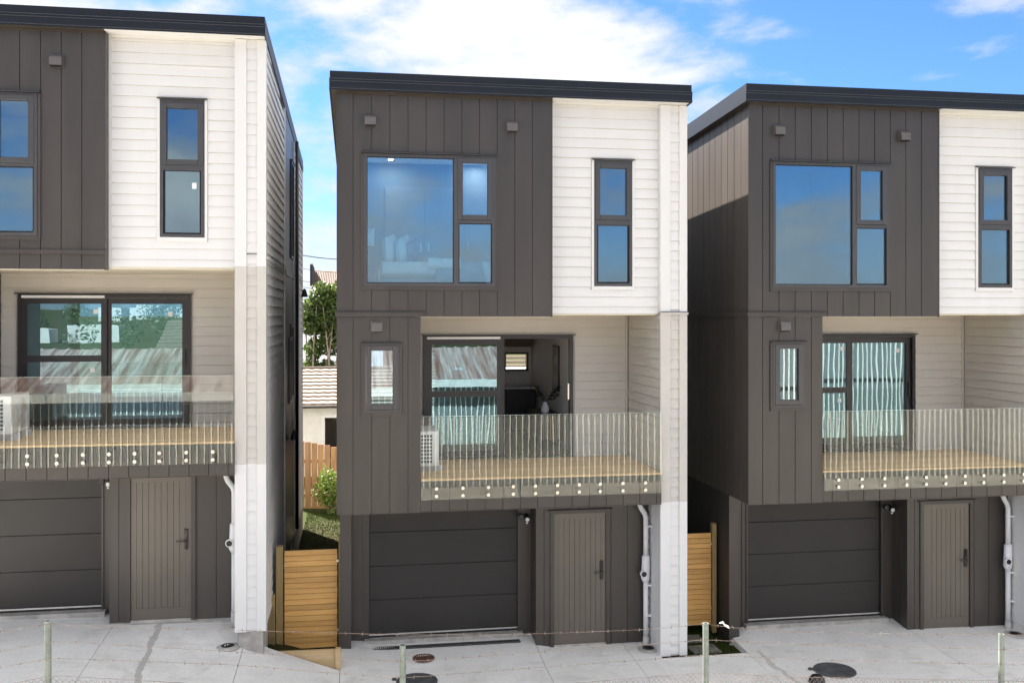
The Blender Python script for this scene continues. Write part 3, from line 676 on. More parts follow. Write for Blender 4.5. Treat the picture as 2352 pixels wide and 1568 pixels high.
for (cx, cy, rz, lab) in ((5.50, 14.62, 0.06, 'square grey paver nearer the camera in the grass patch'), (5.42, 15.12, -0.05, 'square grey paver against the right slatted gate')):
    o = MB().box(-0.23, 0.23, -0.17, 0.17, -0.05, 0.0).build('stepping_stone', PAV, loc=(cx, cy, terrain(cx, cy) + 0.028)); o.rotation_euler.z = rz; bevel(o, 0.006)
    tag(o, lab, 'paver', 'stepping stones by the gate')
o = MB().box(-0.24, 0.24, -1.1, 1.0, -0.02, 0.012).build('bark_bed', mat('bark_mulch', (0.42, 0.27, 0.16), 0.9, var=0, scale=40, bump=0.8, bscale=60, col2=(0.22, 0.12, 0.06)), loc=(-0.07, 24.2, terrain(-0.07, 24.2) + 0.012))
tag(o, 'strip of pale bark mulch beside the alley lawn', 'garden bed')
o = MB().lathe([(0.13, 0), (0.13, 0.012), (0.11, 0.016), (0.001, 0.016)], 20, (-0.05, 23.9, terrain(-0.05, 23.9) + 0.03)).build('drain_lid', PVC, recalc=True); tag(o, 'small white round lid on the bark bed in the alley', 'drain lid')

# ------------------------------------------------------------------ gates
def slat_gate(label, x0, x1, y, z0, z1, n, posts):
    g = thing('slatted_gate', label, 'gate', ((x0 + x1) / 2, y, z0), group='slatted timber gates between the houses')
    ox, oz = (x0 + x1) / 2, z0
    h = (z1 - z0) / n
    for k in range(n):
        box('slat', GATE, g, x0 - ox, x1 - ox + random.uniform(-0.003, 0.003), -0.012 + random.uniform(-0.001, 0.001), 0.012, k * h + 0.0035, (k + 1) * h - 0.0035)
    for xx in (x0 + 0.08, x1 - 0.16): box('batten', POST, g, xx - ox, xx - ox + 0.09, 0.0135, 0.05, 0.03, z1 - z0 - 0.03)
    for (a, c, q0, q1) in posts: bevel(box('post', POST, g, a - ox, c - ox, -0.05, 0.05, q0 - oz, q1 - oz), 0.004, 1)
    for z in (0.25, (z1 - z0) - 0.2): box('hinge', STEEL, g, x1 - ox - 0.01, x1 - ox + 0.03, -0.02, -0.0135, z, z + 0.03)
    return g
slat_gate('wide slatted timber gate in the alley between left and middle houses', -1.075, -0.275, 15.15, 0.14, 1.66, 18, [(-1.20, -1.095, 0.0, 1.74), (-0.255, -0.205, -0.2, 1.86)])
slat_gate('slatted timber gate in the gap left of the right house', 5.12, 5.86, 15.25, 0.14, 1.66, 18, [(5.875, 5.945, 0.0, 1.82)])
o = box('timber_offcut', POST, None, -1.31, -1.21, 15.02, 15.10, 0.15, 1.02); tag(o, 'short upright timber plank beside the left gate post', 'plank')
r = thing('timber_retainer', 'low tapered timber sleeper with end peg under the left gate', 'retaining wall', (-0.7, 14.6, 0))
SLEEP = wood('sleeper_timber', (0.62, 0.46, 0.26), (0.50, 0.36, 0.19), 'X', 0.7, 0.05, 9)
MB().prism([(-0.52, 0.375), (-0.52, 0.15), (0.41, -0.05), (0.41, 0.365)], 'Y', -0.24, -0.19).build('sleeper', SLEEP, r, recalc=True)
box('peg', SLEEP, r, 0.412, 0.49, -0.28, -0.19, -0.15, 0.385)
# planks that hold the step up to the left driveway (soil fill behind)
box('fill_board', SLEEP, r, -0.53, 0.41, -0.18, -0.14, -0.2, 0.16)

# ------------------------------------------------------------------ drains and covers
IRON = mat('cast_iron_black', (0.045, 0.048, 0.055), 0.7, 0.0, var=0, scale=9, bump=0.3, bscale=70, col2=(0.10, 0.10, 0.10))
RUST = mat('rusty_iron', (0.20, 0.10, 0.07), 0.7, 0.3, var=0.2, scale=20)
ch = thing('channel_drain', 'long narrow black channel drain grate in front of the middle garage', 'drain', (1.43, 15.02, 0.085))
CHZ = drive_h(1.4, 15.02) + 0.004 - 0.085
box('channel', BLACK, ch, -1.16, 1.16, -0.055, 0.055, CHZ - 0.05, CHZ)
bars = MB()
for k in range(76): bars.box(-1.155 + k * 0.0306, -1.155 + k * 0.0306 + 0.013, -0.045, 0.045, CHZ + 0.0015, CHZ + 0.010)
bars.box(-1.16, 1.16, -0.055, -0.046, CHZ + 0.0015, CHZ + 0.010); bars.box(-1.16, 1.16, 0.046, 0.055, CHZ + 0.0015, CHZ + 0.010)
o = bars.build('grate', IRON, ch); o['kind'] = 'stuff'
gx, gy = 1.03, 14.62; gz = drive_h(gx, gy) + 0.004
rg = thing('round_grate', 'round slotted iron grate just in front of the channel drain', 'grate', (gx, gy, gz))
MB().lathe([(0.16, 0.0), (0.155, 0.003), (0.001, 0.003)], 28).build('sump', BLACK, rg, recalc=True)
MB().lathe([(0.135, 0.004), (0.135, 0.014), (0.165, 0.014), (0.168, 0.0), (0.15, 0.0)], 28).build('rim', RUST, rg, recalc=True)
for k in range(9):
    x = -0.112 + k * 0.028; h = math.sqrt(0.136 ** 2 - x * x); box('bar', RUST, rg, x - 0.007, x + 0.007, -h, h, 0.0045, 0.013)
for (mx, my, mr, lab) in ((0.88, 13.85, 0.30, 'black round manhole cover behind the middle fence post'), (7.02, 13.25, 0.31, 'black round manhole cover on the right driveway')):
    mh = thing('manhole_cover', lab, 'manhole cover', (mx, my, drive_h(mx, my) + 0.005), group='round manhole covers in the driveway')
    MB().lathe([(mr, 0.0), (mr - 0.006, 0.012), (mr - 0.03, 0.014), (mr - 0.035, 0.008), (0.001, 0.008)], 36).build('lid', IRON, mh, recalc=True)
    MB().lathe([(mr - 0.06, 0.0085), (mr - 0.062, 0.013), (mr - 0.09, 0.013), (mr - 0.092, 0.0085)], 36, caps=False).build('lid_ring', IRON, mh, recalc=True)
    MB().lathe([(0.04, 0.0), (0.036, 0.02), (0.001, 0.02)], 12, (-mr - 0.02, 0.10, 0)).build('lifting_lug', IRON, mh, recalc=True)
for (dx, dy, lab) in ((-1.78, 14.02, 'small round gully drain at the foot of the left white fin wall'), (4.55, 14.52, 'small round gully drain below the middle white downpipe'), (10.72, 14.22, 'small round gully drain below the downpipe at the right edge')):
    z = drive_h(dx, dy) + 0.002
    gd_ = thing('gully_drain', lab, 'drain', (dx, dy, z), group='gully drains below the downpipes')
    MB().lathe([(0.17, 0.0), (0.16, 0.022), (0.10, 0.026), (0.09, 0.012), (0.001, 0.010)], 24).build('concrete_collar', CONC, gd_, recalc=True)
    MB().lathe([(0.088, 0.0125), (0.088, 0.03), (0.07, 0.032), (0.068, 0.014), (0.001, 0.014)], 20).build('drain_ring', BLACK, gd_, recalc=True)
    for k in range(4): box('drain_bar', BLACK, gd_, -0.06 + k * 0.035, -0.05 + k * 0.035, -0.05, 0.05, 0.015, 0.028)
o = MB().lathe([(0.12, -0.12), (0.12, 0.0), (0.105, 0.06), (0.07, 0.10), (0.02, 0.118), (0.001, 0.12)], 20, (6.55, 12.88, drive_h(6.6, 12.9) + 0.0)).build('black_cap', BLACK, smooth=True, recalc=True); tag(o, 'black domed plastic cap behind the wire mesh at the lower right', 'cap')

# ------------------------------------------------------------------ wire fence in front
GALV = mat('galvanised_steel', (0.27, 0.31, 0.28), 0.6, 0.3, var=0, scale=9, bump=0.1, bscale=90, col2=(0.18, 0.21, 0.19))
WIRE = mat('weathered_wire', (0.42, 0.37, 0.33), 0.5, 0.6, var=0, scale=8, col2=(0.26, 0.17, 0.13))
FY = 8.8
fe = thing('wire_fence', 'galvanised pipe post fence with barbed wire and chain link in the foreground', 'fence', (0, FY, 0))
def inv(u, v, Y):
    t = (u - 1176) / 2200; S_, C_ = math.sin(R(9.3)), math.cos(R(9.3)); s = Y / (C_ - t * S_); return s * (S_ + t * C_), 5.3 - (v - 722) / 2200 * s
for (u, v) in ((110, 1426), (925, 1480), (1621, 1430), (2300, 1455)):
    X, Z = inv(u, v, FY); gz = terrain(X, FY)
    p = MB().lathe([(0.0285, gz - 0.3), (0.0285, Z), (0.022, Z), (0.022, Z - 0.15), (0.001, Z - 0.15)], 16, (X, 0, 0)).build('post', GALV, fe, recalc=True, smooth=False)
def strand(pts, barbs=True):
    P3 = []
    for (u, v) in pts:
        X, Z = inv(u, v, FY - 0.03); P3.append(Vector((X, -0.03, Z)))
    fine = []
    for a, b in zip(P3, P3[1:]):
        n = max(2, int((b - a).length / 0.05))
        fine += [a.lerp(b, i / n) for i in range(n)]
    fine.append(P3[-1])
    sm = fine[:]
    for _ in range(6): sm = [sm[0]] + [(sm[i - 1] + sm[i] * 2 + sm[i + 1]) / 4 for i in range(1, len(sm) - 1)] + [sm[-1]]
    b = MB(); dist = 0
    tw = [p + Vector((0, 0.0016 * math.cos(i * 1.7), 0.0016 * math.sin(i * 1.7))) for i, p in enumerate(sm)]
    b.tube(tw, 0.0021, 5); nb = 0.08
    for i in range(1, len(sm)):
        dist += (sm[i] - sm[i - 1]).length
        if barbs and dist > nb:
            nb = dist + 0.13 + random.uniform(-0.02, 0.02); c = sm[i]
            for k in range(2):
                d = Vector((random.uniform(-0.6, 0.6), random.uniform(-0.5, 0.5), random.choice((-1, 1)))).normalized() * 0.016
                b.tube([c - d, c + d], 0.0016, 4)
            b.tube([c - Vector((0.006, 0, 0)), c + Vector((0.006, 0, 0))], 0.0042, 5)
    b.build('barbed_wire' if barbs else 'line_wire', WIRE, fe)
strand([(-120, 1462), (0, 1449), (108, 1432), (118, 1433), (300, 1440), (557, 1447), (780, 1453), (925, 1457), (1190, 1456), (1480, 1445), (1617, 1432), (1626, 1432), (1660, 1438), (1800, 1450), (2100, 1455), (2298, 1457), (2420, 1458)])
strand([(-120, 1505), (0, 1495), (108, 1474), (118, 1471), (557, 1497), (801, 1511), (925, 1519), (998, 1514), (1190, 1500), (1482, 1479), (1621, 1468), (1800, 1477), (2297, 1490), (2420, 1494)])
strand([(-120, 1545), (0, 1532), (108, 1512), (118, 1510), (546, 1526), (780, 1546), (925, 1556), (1190, 1535), (1482, 1514), (1621, 1503), (1900, 1515), (2297, 1524), (2420, 1528)])
strand([(-120, 1590), (0, 1575), (108, 1552), (118, 1550), (400, 1566), (560, 1576), (925, 1596), (1341, 1566), (1621, 1543), (1800, 1553), (2297, 1562), (2420, 1566)], False)
# chain link below the lowest line wire
cl = MB(); topz = lambda X: lerp(X, [(-9, 1.6), (inv(110, 1552, FY)[0], inv(110, 1556, FY)[1]), (inv(400, 1566, FY)[0], inv(400, 1570, FY)[1]), (inv(925, 1596, FY)[0], inv(925, 1598, FY)[1]), (inv(1341, 1566, FY)[0], inv(1341, 1568, FY)[1]), (inv(1621, 1543, FY)[0], inv(1621, 1545, FY)[1]), (inv(2297, 1562, FY)[0], inv(2297, 1564, FY)[1]), (9, 1.85)])
x = -4.0; dlt = 0.052
while x < 7.2:
    for sgn in (-1, 1):
        zt = topz(x) + random.uniform(-0.006, 0.006); pts = []; n = 10
        for k in range(n):
            pts.append((x + (dlt / 2 if (k % 2) else -dlt / 2) * sgn, 0.004 * (1 if k % 2 else -1) * sgn, zt - k * dlt))
        cl.tube(pts, 0.0017, 4, False)
    x += dlt
o = cl.build('chain_link', WIRE, fe); o['kind'] = 'stuff'
X, Z = inv(1664, 1437, FY - 0.05)
o = MB().tube([(X - 0.05, FY - 0.05, Z + 0.03), (X - 0.02, FY - 0.06, Z + 0.04), (X, FY - 0.05, Z + 0.012), (X + 0.03, FY - 0.055, Z - 0.005), (X + 0.05, FY - 0.05, Z - 0.025)], [0.005, 0.010, 0.008, 0.013, 0.004], 7).build('plastic_scrap', PVC, smooth=True); tag(o, 'scrap of white plastic caught on the top barbed wire', 'litter')
# loose corrugated sheet leaning by the fence
b = MB(); n = 24
for k in range(n + 1):
    a = k / n * 0.62; h = 0.011 * math.sin(a / 0.076 * 2 * math.pi)
    b.v += [(a, h, 0.0), (a, h, 0.9)]
b.f = [(2 * k, 2 * k + 2, 2 * k + 3, 2 * k + 1) for k in range(n)]
X, Z = inv(92, 1531, FY + 0.35)
o = b.build('corrugated_sheet', mat('zinc_sheet', (0.42, 0.45, 0.44), 0.35, 0.8, var=0.15, scale=6), smooth=True); o.location = (X - 0.78, FY + 0.35, Z - 1.0); o.rotation_euler = (R(-12), R(38), 0)
sd_ = o.modifiers.new('thickness', 'SOLIDIFY'); sd_.thickness = 0.002
tag(o, 'loose corrugated metal sheet tilted at the lower left corner', 'metal sheet')

# ------------------------------------------------------------------ heat pumps on the decks
def heat_pump(label, loc):
    t = thing('heat_pump', label, 'heat pump', loc, group='heat pump units on the decks')
    c = bevel(MB().box(0, 0.30, 0, 0.78, 0.09, 0.63).build('casing', PVC, t), 0.012, 3)
    gback = box('coil', mat('coil_dark', (0.05, 0.055, 0.07), 0.5), t, 0.02, 0.20, -0.004, -0.001, 0.13, 0.59)
    g = MB()
    for k in range(9): g.box(0.015, 0.205, -0.010, -0.0045, 0.13 + k * 0.056, 0.144 + k * 0.056)
    for k in range(5): g.box(0.015 + k * 0.045, 0.024 + k * 0.045, -0.0115, -0.0101, 0.13, 0.59)
    g.build('coil_grille', PVC, t)
    f = MB()
    for k in range(8):
        r_ = 0.03 + k * 0.026; f.add([], [])
        f.tube([(0.306, 0.42 + r_ * math.cos(a * math.pi / 12), 0.36 + r_ * math.sin(a * math.pi / 12)) for a in range(25)], 0.004, 5)
    f.build('fan_grille', mat('grille_grey', (0.6, 0.6, 0.6), 0.5), t)
    for yy in (0.12, 0.58):
        box('foot', mat('foot_grey', (0.55, 0.56, 0.58), 0.6), t, -0.02, 0.36, yy, yy + 0.09, 0.0, 0.088)
    return t
heat_pump('white heat pump at the left end of the left deck', (X_L + 1.50, 13.90 + 0.55, 0.65 + 2.8705))
heat_pump('white heat pump tucked beside the middle deck door', (X_M + 1.235, 14.15 + 0.62, 2.8705))

# ------------------------------------------------------------------ bedroom behind the big middle window
BED = mat('white_bedding', (0.80, 0.80, 0.80), 0.8, var=0.03, scale=5, bump=0.4, bscale=9)
BLUEB = mat('dusty_blue_blanket', (0.30, 0.38, 0.44), 0.9, var=0.1, scale=5, bump=0.4, bscale=12)
PINK = mat('dusty_pink_fabric', (0.42, 0.24, 0.27), 0.9, var=0.1, scale=12)
OAK = wood('pale_oak', (0.5, 0.34, 0.22), (0.4, 0.26, 0.16), 'X', 0.5)
bx_, by_, bz_ = X_M, 14.15, 5.502
bed = thing('bed', 'made bed with white sheets and blue blanket behind the middle upper window', 'bed', (bx_ + 0.62, by_ + 0.42, bz_))
bevel(box('base', BLUEB, bed, 0, 2.0, 0, 1.5, 0.06, 0.34), 0.02)
bevel(box('mattress', BED, bed, 0.02, 1.98, 0.02, 1.48, 0.342, 0.58), 0.05, 4)
def drape(name, m, parent, x0, x1, y0, y1, zt, drop, amp):
    b = MB(); nx, ny = 22, 20; vs = []
    prof = [(-0.015, -drop), (-0.02, -drop * 0.6), (-0.015, -drop * 0.2), (0.0, -0.01)]
    ysn = prof + [(t * (y1 - y0), 0.0) for t in frange(0.03, 1, 12)]
    for (yy, zz) in ysn:
        for i in range(nx + 1):
            x = x0 + (x1 - x0) * i / nx
            w = amp * (math.sin(x * 17 + yy * 6) * 0.6 + math.sin(x * 31 + 1.2) * 0.4)
            vs.append((x, y0 + yy - abs(w) * (1.2 if zz < -0.02 else 0), zt + zz + (w * 0.6 if zz > -0.02 else 0)))
    n = len(ysn); b.add(vs, [(j * (nx + 1) + i, j * (nx + 1) + i + 1, (j + 1) * (nx + 1) + i + 1, (j + 1) * (nx + 1) + i) for j in range(n - 1) for i in range(nx)])
    o = b.build(name, m, parent, smooth=True); s = o.modifiers.new('thickness', 'SOLIDIFY'); s.thickness = 0.012; return o
drape('sheet', BED, bed, 0.03, 1.15, -0.02, 1.4, 0.60, 0.22, 0.010)
drape('blanket', BLUEB, bed, 0.85, 1.97, -0.045, 1.4, 0.618, 0.44, 0.016)
drape('folded_cover', BED, bed, 0.72, 1.22, -0.07, 1.4, 0.655, 0.16, 0.012)
def cushion(label, m, loc, rot, w=0.5, h=0.5, t=0.09):
    b = MB(); n = 12; vs = []
    for s in (1, -1):
        for j in range(n + 1):
            for i in range(n + 1):
                u, v = 2 * i / n - 1, 2 * j / n - 1
                e = max(0.0, (1 - u ** 4) * (1 - v ** 4)) ** 0.55
                pin = 1 - 0.06 * (1 - abs(u)) * abs(v) ** 3
                pin2 = 1 - 0.06 * (1 - abs(v)) * abs(u) ** 3
                vs.append((u * w / 2 * pin2, s * t * e, v * h / 2 * pin + h / 2))
    m_ = (n + 1) ** 2
    f = [(j * (n + 1) + i, j * (n + 1) + i + 1, (j + 1) * (n + 1) + i + 1, (j + 1) * (n + 1) + i) for j in range(n) for i in range(n)]
    b.add(vs, [tuple(reversed(q)) for q in f] + [tuple(k + m_ for k in q) for q in f])
    o = b.build('cushion', m, smooth=True, recalc=True); o.location = loc; o.rotation_euler = rot
    tag(o, label, 'cushion', 'cushions on the bed'); return o
cz = bz_ + 0.60
cushion('white pillow standing at the left of the bed', BED, (bx_ + 0.80, by_ + 0.82, cz), (0, R(-10), R(75)), 0.55, 0.42)
cushion('white pillow next to the pink cushion', BED, (bx_ + 1.02, by_ + 0.87, cz), (0, R(-14), R(72)), 0.55, 0.42)
cushion('dusty pink cushion among the pillows', PINK, (bx_ + 1.16, by_ + 0.92, cz), (0, R(-18), R(70)), 0.45, 0.38)
cushion('white cushion lying low at the right end of the bed', BED, (bx_ + 2.42, by_ + 0.30, bz_ + 0.08), (R(-6), R(-8), R(10)), 0.35, 0.55)
nt_ = thing('nightstand', 'small pink wooden nightstand under the table lamp', 'nightstand', (bx_ + 0.20, by_ + 0.45, bz_))
bevel(box('cabinet', PINK, nt_, 0, 0.38, 0, 0.36, 0.24, 0.50), 0.01)
for (a, c) in ((0.03, 0.03), (0.33, 0.03), (0.03, 0.31), (0.33, 0.31)): MB().tube([(a, c, 0.24), (a, c, 0.0)], [0.018, 0.011], 8).build('leg', OAK, nt_)
lp = thing('table_lamp', 'table lamp with white drum shade behind the middle upper window', 'lamp', (bx_ + 0.40, by_ + 0.63, bz_ + 0.501))
MB().lathe([(0.06, 0), (0.062, 0.015), (0.03, 0.03), (0.075, 0.10), (0.085, 0.17), (0.05, 0.25), (0.015, 0.29), (0.012, 0.34)], 18).build('base', BLUEB, lp, smooth=True, recalc=True)
MB().lathe([(0.155, 0.33), (0.15, 0.60), (0.147, 0.60), (0.152, 0.33)], 22).build('lamp_shade', PVC, lp, smooth=True, recalc=True)
wd = thing('wardrobe', 'built-in grey wardrobe doors on the bedroom back wall', 'wardrobe', (bx_ + 0.8, by_ + 3.55, bz_))
for k in range(3):
    d_ = MB().box(0, 0.722, 0, 0.02, 0.0, 2.15).build('wardrobe_door', mat('grey_wardrobe', (0.17, 0.18, 0.19), 0.5), wd, (k * 0.73, 0, 0)); box('handle', STEEL, d_, 0.64 if k == 0 else 0.05, 0.67 if k == 0 else 0.08, -0.02, -0.001, 0.95, 1.12)
_fw = box('dimming_wall', mat('dark_dimming_wall', (0.13, 0.145, 0.16), 0.7), houses[1], 0.16, 2.97, 3.60, 3.66, 5.503, 8.075)  # dark sheet added so the back of the bedroom looks dim
EM = bpy.data.materials.new('downlight_glow'); EM.use_nodes = True; EM.node_tree.nodes['Principled BSDF'].inputs['Emission Color'].default_value = (1, 0.93, 0.82, 1); EM.node_tree.nodes['Principled BSDF'].inputs['Emission Strength'].default_value = 200
for (dx, dy, lab) in ((0.89, 3.15, 'lit round ceiling downlight seen through the large middle pane'), (2.48, 3.3, 'lit round ceiling downlight seen through the small upper sash')):
    d_ = thing('downlight', lab, 'downlight', (bx_ + dx, by_ + dy, 8.0795), group='lit ceiling downlights')
    MB().lathe([(0.055, -0.001), (0.055, -0.008), (0.042, -0.009), (0.040, -0.002)], 18).build('trim_ring', PVC, d_, recalc=True)
    MB().lathe([(0.040, -0.002), (0.038, -0.004), (0.001, -0.004)], 18).build('lens', EM, d_, recalc=True)

# ------------------------------------------------------------------ living room behind the open door
kx, ky, kz = X_M, 14.15, 2.862
rm = MB(); rm.box(kx + 4.02, kx + 4.12, ky + 2.0, ky + 6.3, kz, 5.19)
for (a, c, d, e) in rect_sub((kx + 2.7, kx + 4.015, kz, 5.19), [(kx + 3.25, kx + 3.95, kz + 1.22, kz + 1.62)]): rm.box(a, c, ky + 6.2, ky + 6.3, d, e)
w_ = rm.build('partition_wall', INT, houses[1]); w_.matrix_parent_inverse = houses[1].matrix_world.inverted() if False else Matrix.Translation((-X_M, -14.15, 0))
kt = thing('kitchen_units', 'dark kitchen cupboards with pale benchtop seen through the open deck door', 'kitchen', (kx + 2.55, ky + 5.55, kz))
for k in range(3): box('base_cupboard', INTD, kt, -0.4 + k * 0.61, -0.4 + k * 0.61 + 0.6, 0, 0.6, 0.0, 0.88)
box('benchtop', INTW, kt, -0.42, 1.45, -0.02, 0.62, 0.885, 0.92)
for k in range(3): box('wall_cupboard', mat('walnut_cupboard', (0.10, 0.07, 0.05), 0.5), kt, -0.4 + k * 0.61, -0.4 + k * 0.61 + 0.6, 0.3, 0.62, 1.75, 2.30)
kw = MB(); ring(kw, kx + 3.25, kx + 3.95, kz + 1.22, kz + 1.62, 0.04, ky + 6.18, ky + 6.32); kw.box(kx + 3.42, kx + 3.46, ky + 6.18, ky + 6.32, kz + 1.26, kz + 1.58)
kwo = kw.build('window', BLACKF, houses[1]); kwo.matrix_parent_inverse = Matrix.Translation((-X_M, -14.15, 0))
pf = thing('framed_picture', 'framed abstract picture on the wall inside the open deck door', 'picture', (kx + 4.018, ky + 3.3, kz + 1.0))
MB().box(-0.03, -0.0, 0, 0.55, 0, 0.85).build('frame', BLACKF, pf); MB().box(-0.033, -0.031, 0.03, 0.52, 0.03, 0.82).build('print', mat('abstract_print', (0.55, 0.5, 0.44), 0.6, var=0, scale=2.5, col2=(0.22, 0.16, 0.13)), pf)
sb = thing('sideboard', 'slatted timber sideboard inside the open deck door', 'sideboard', (kx + 3.55, ky + 2.9, kz))
bevel(box('carcass', INTD, sb, 0, 0.42, 0, 1.3, 0.15, 0.62), 0.006)
for k in range(9): box('slat', OAK, sb, 0.02 + k * 0.044, 0.044 + k * 0.044, -0.02, -0.001, 0.17, 0.60)
for (a, c) in ((0.04, 0.05), (0.38, 0.05), (0.04, 1.25), (0.38, 1.25)): MB().tube([(a, c, 0.15), (a, c, 0)], 0.018, 8).build('leg', INTD, sb)
LEAFD = mat('dark_leaf', (0.022, 0.03, 0.018), 0.6, var=0.2)
vs_ = thing('vase_with_branches', 'vase of dark leafy branches on the slatted sideboard', 'vase', (kx + 3.70, ky + 3.1, kz + 0.621))
MB().lathe([(0.05, 0), (0.075, 0.06), (0.07, 0.13), (0.035, 0.19), (0.04, 0.22)], 16).build('vase', INTW, vs_, smooth=True, recalc=True)
lf = MB(); br = MB()
for k in range(9):
    a = random.uniform(0, 6.28); e = (0.26 * math.cos(a), 0.26 * math.sin(a), random.uniform(0.32, 0.52)); br.tube([(0, 0, 0.18), (e[0] * 0.4, e[1] * 0.4, 0.34), e], 0.004, 5)
    for q in range(16):
        t = random.uniform(0.35, 1); p = Vector((e[0] * t, e[1] * t, 0.2 + (e[2] - 0.2) * t)); d = Vector((random.uniform(-1, 1), random.uniform(-1, 1), random.uniform(-0.6, 1))).normalized() * 0.05; s = d.cross(Vector((0.3, 0.5, 0.8))).normalized() * 0.018
        lf.add([p, p + d * 0.5 + s, p + d, p + d * 0.5 - s], [(0, 1, 2, 3)])
br.build('branch', LEAFD, vs_); lf.build('foliage', LEAFD, vs_)
for hs, nm in zip(houses, 'LMR'):
    fl = box('interior_floor', FLOORW, hs, 0.16, 5.0, 1.995, LEN - 0.1, 2.8605, 2.866)

# ------------------------------------------------------------------ behind the houses: fence, shrub, shed, tree, roofs
pfn = thing('paling_fence', 'vertical timber paling fence across the end of the alley', 'fence', (-0.6, 26.0, 0.0))
for k in range(13):
    x = -1.05 + k * 0.168; zt = 1.98 - 0.035 * k + random.uniform(-0.012, 0.012)
    box('paling', PALE, pfn, x, x + 0.152, -0.012 + random.uniform(-0.004, 0.004), 0.012, 0.02, zt)
for z in (0.45, 1.35): box('rail', PALE, pfn, -1.1, 1.2, 0.018, 0.06, z, z + 0.09)
box('base_board', PALE, pfn, -1.1, 1.2, -0.03, -0.016, -0.05, 0.20)
def leaves(b, c, rad, n, size, squash=1.0, hollow=0.35):
    for _ in range(n):
        while True:
            p = Vector((random.uniform(-1, 1), random.uniform(-1, 1), random.uniform(-1, 1)))
            if hollow ** 2 < p.length_squared < 1: break
        p = Vector((c[0] + p.x * rad[0], c[1] + p.y * rad[1], c[2] + p.z * rad[2]))
        s = size * random.uniform(0.6, 1.35); d = Vector((random.gauss(0, 1), random.gauss(0, 1), random.gauss(0, 0.7))).normalized(); e = d.cross(Vector((random.gauss(0, 1), random.gauss(0, 1), random.gauss(0, 1)))).normalized()
        b.add([p - d * s * 0.5, p + e * s * 0.28, p + d * s * 0.5, p - e * s * 0.28], [(0, 1, 2, 3)])
def leaf_mat(name, c1, c2, tr=0.35):
    m = bpy.data.materials.new(name); m.use_nodes = True; nt = m.node_tree; b = nt.nodes['Principled BSDF']; b.inputs['Roughness'].default_value = 0.5
    geo = N(nt, 'ShaderNodeNewGeometry'); c = mixc(nt, geo.outputs['Random Per Island'], c1, c2); L(nt, c, b.inputs['Base Color'])
    t = N(nt, 'ShaderNodeBsdfTranslucent'); L(nt, c, t.inputs[0]); mx = N(nt, 'ShaderNodeMixShader', ins={0: tr}); L(nt, b.outputs[0], mx.inputs[1]); L(nt, t.outputs[0], mx.inputs[2])
    L(nt, mx.outputs[0], nt.nodes['Material Output'].inputs[0]); return m
LEAF_A = leaf_mat('shrub_leaf', (0.05, 0.10, 0.012), (0.16, 0.24, 0.03))
LEAF_B = leaf_mat('tree_leaf', (0.030, 0.062, 0.012), (0.15, 0.20, 0.045))
LEAF_C = leaf_mat('far_tree_leaf', (0.035, 0.06, 0.02), (0.08, 0.11, 0.035), 0.2)
BARK = mat('pale_bark', (0.34, 0.27, 0.20), 0.85, var=0.2, scale=8)
sh = thing('shrub', 'bright green leafy shrub in front of the paling fence', 'shrub', (-0.62, 25.3, 0.08))
sh.scale = (1.15, 1.15, 1.1)
b = MB(); leaves(b, (0, 0, 0.62), (0.42, 0.35, 0.45), 900, 0.075); leaves(b, (0.12, 0, 0.45), (0.42, 0.3, 0.35), 500, 0.075); leaves(b, (-0.1, -0.05, 0.9), (0.2, 0.2, 0.3), 200, 0.07); leaves(b, (0.02, -0.1, 0.16), (0.12, 0.12, 0.15), 60, 0.06); b.build('foliage', LEAF_A, sh)
b = MB()
for k in range(5): b.tube([(0, 0, 0), (random.uniform(-0.1, 0.1), random.uniform(-0.1, 0.1), 0.3), (random.uniform(-0.3, 0.3), random.uniform(-0.2, 0.2), 0.7)], [0.012, 0.009, 0.004], 6)
b.build('stem', BARK, sh)

# neighbour's outbuilding with a concrete tile roof
TILE = mat('sandy_roof_tile', (0.25, 0.20, 0.165), 0.8, var=0, scale=5, bump=0.3, bscale=30, col2=(0.19, 0.15, 0.12), objvar=0.09)
PLAS = mat('white_plaster', (0.74, 0.72, 0.68), 0.85, var=0.06, scale=3, bump=0.5, bscale=14)
ob = thing('outbuilding', 'white plastered outbuilding with pale tiled roof behind the paling fence', 'building', (-1.0, 31.0, 0.0))
wl = MB()
for (a, c, d, e) in rect_sub((-2.4, 4.2, -0.2, 2.50), [(0.05, 2.4, -0.2, 2.02)]): wl.box(a, c, 0, 0.15, d, e)
wl.box(-2.4, -2.25, 0.16, 5, -0.2, 2.5); wl.box(4.05, 4.2, 0.16, 5, -0.2, 2.5); wl.box(-2.2, 4.0, 4.9, 5.0, -0.2, 2.5); wl.box(0.95, 1.0, 0.2, 3.0, 0, 2.4)
wl.build('wall', PLAS, ob)
tr_ = MB(); tr_.box(-0.07, 0.05, -0.03, 0.16, -0.1, 2.02); tr_.box(-0.07, 2.5, -0.03, 0.16, 2.022, 2.13); tr_.build('door_trim', WHITE, ob)
rf = MB().prism([(-0.32, 2.44), (-0.32, 2.38), (5.3, 2.38), (2.5, 3.42)], 'X', -2.6, 4.4).build('roof', mat('roof_underlay', (0.08, 0.06, 0.05), 0.9), ob, recalc=True)
pitch = math.atan2(3.42 - 2.44, 2.82); rows = 10; dl = 2.98 / rows
tb = MB(); n = 10; vs = []
for k in range(n + 1):
    a = k / n * 0.30; h = 0.006 * math.cos(k / n * 2 * math.pi)
    vs += [(a, 0, h + 0.062), (a, dl + 0.02, h + 0.012), (a, 0, h + 0.005)]
tb.add(vs, [q for k in range(n) for q in ((3 * k, 3 * k + 3, 3 * k + 4, 3 * k + 1), (3 * k + 2, 3 * k + 5, 3 * k + 3, 3 * k))])
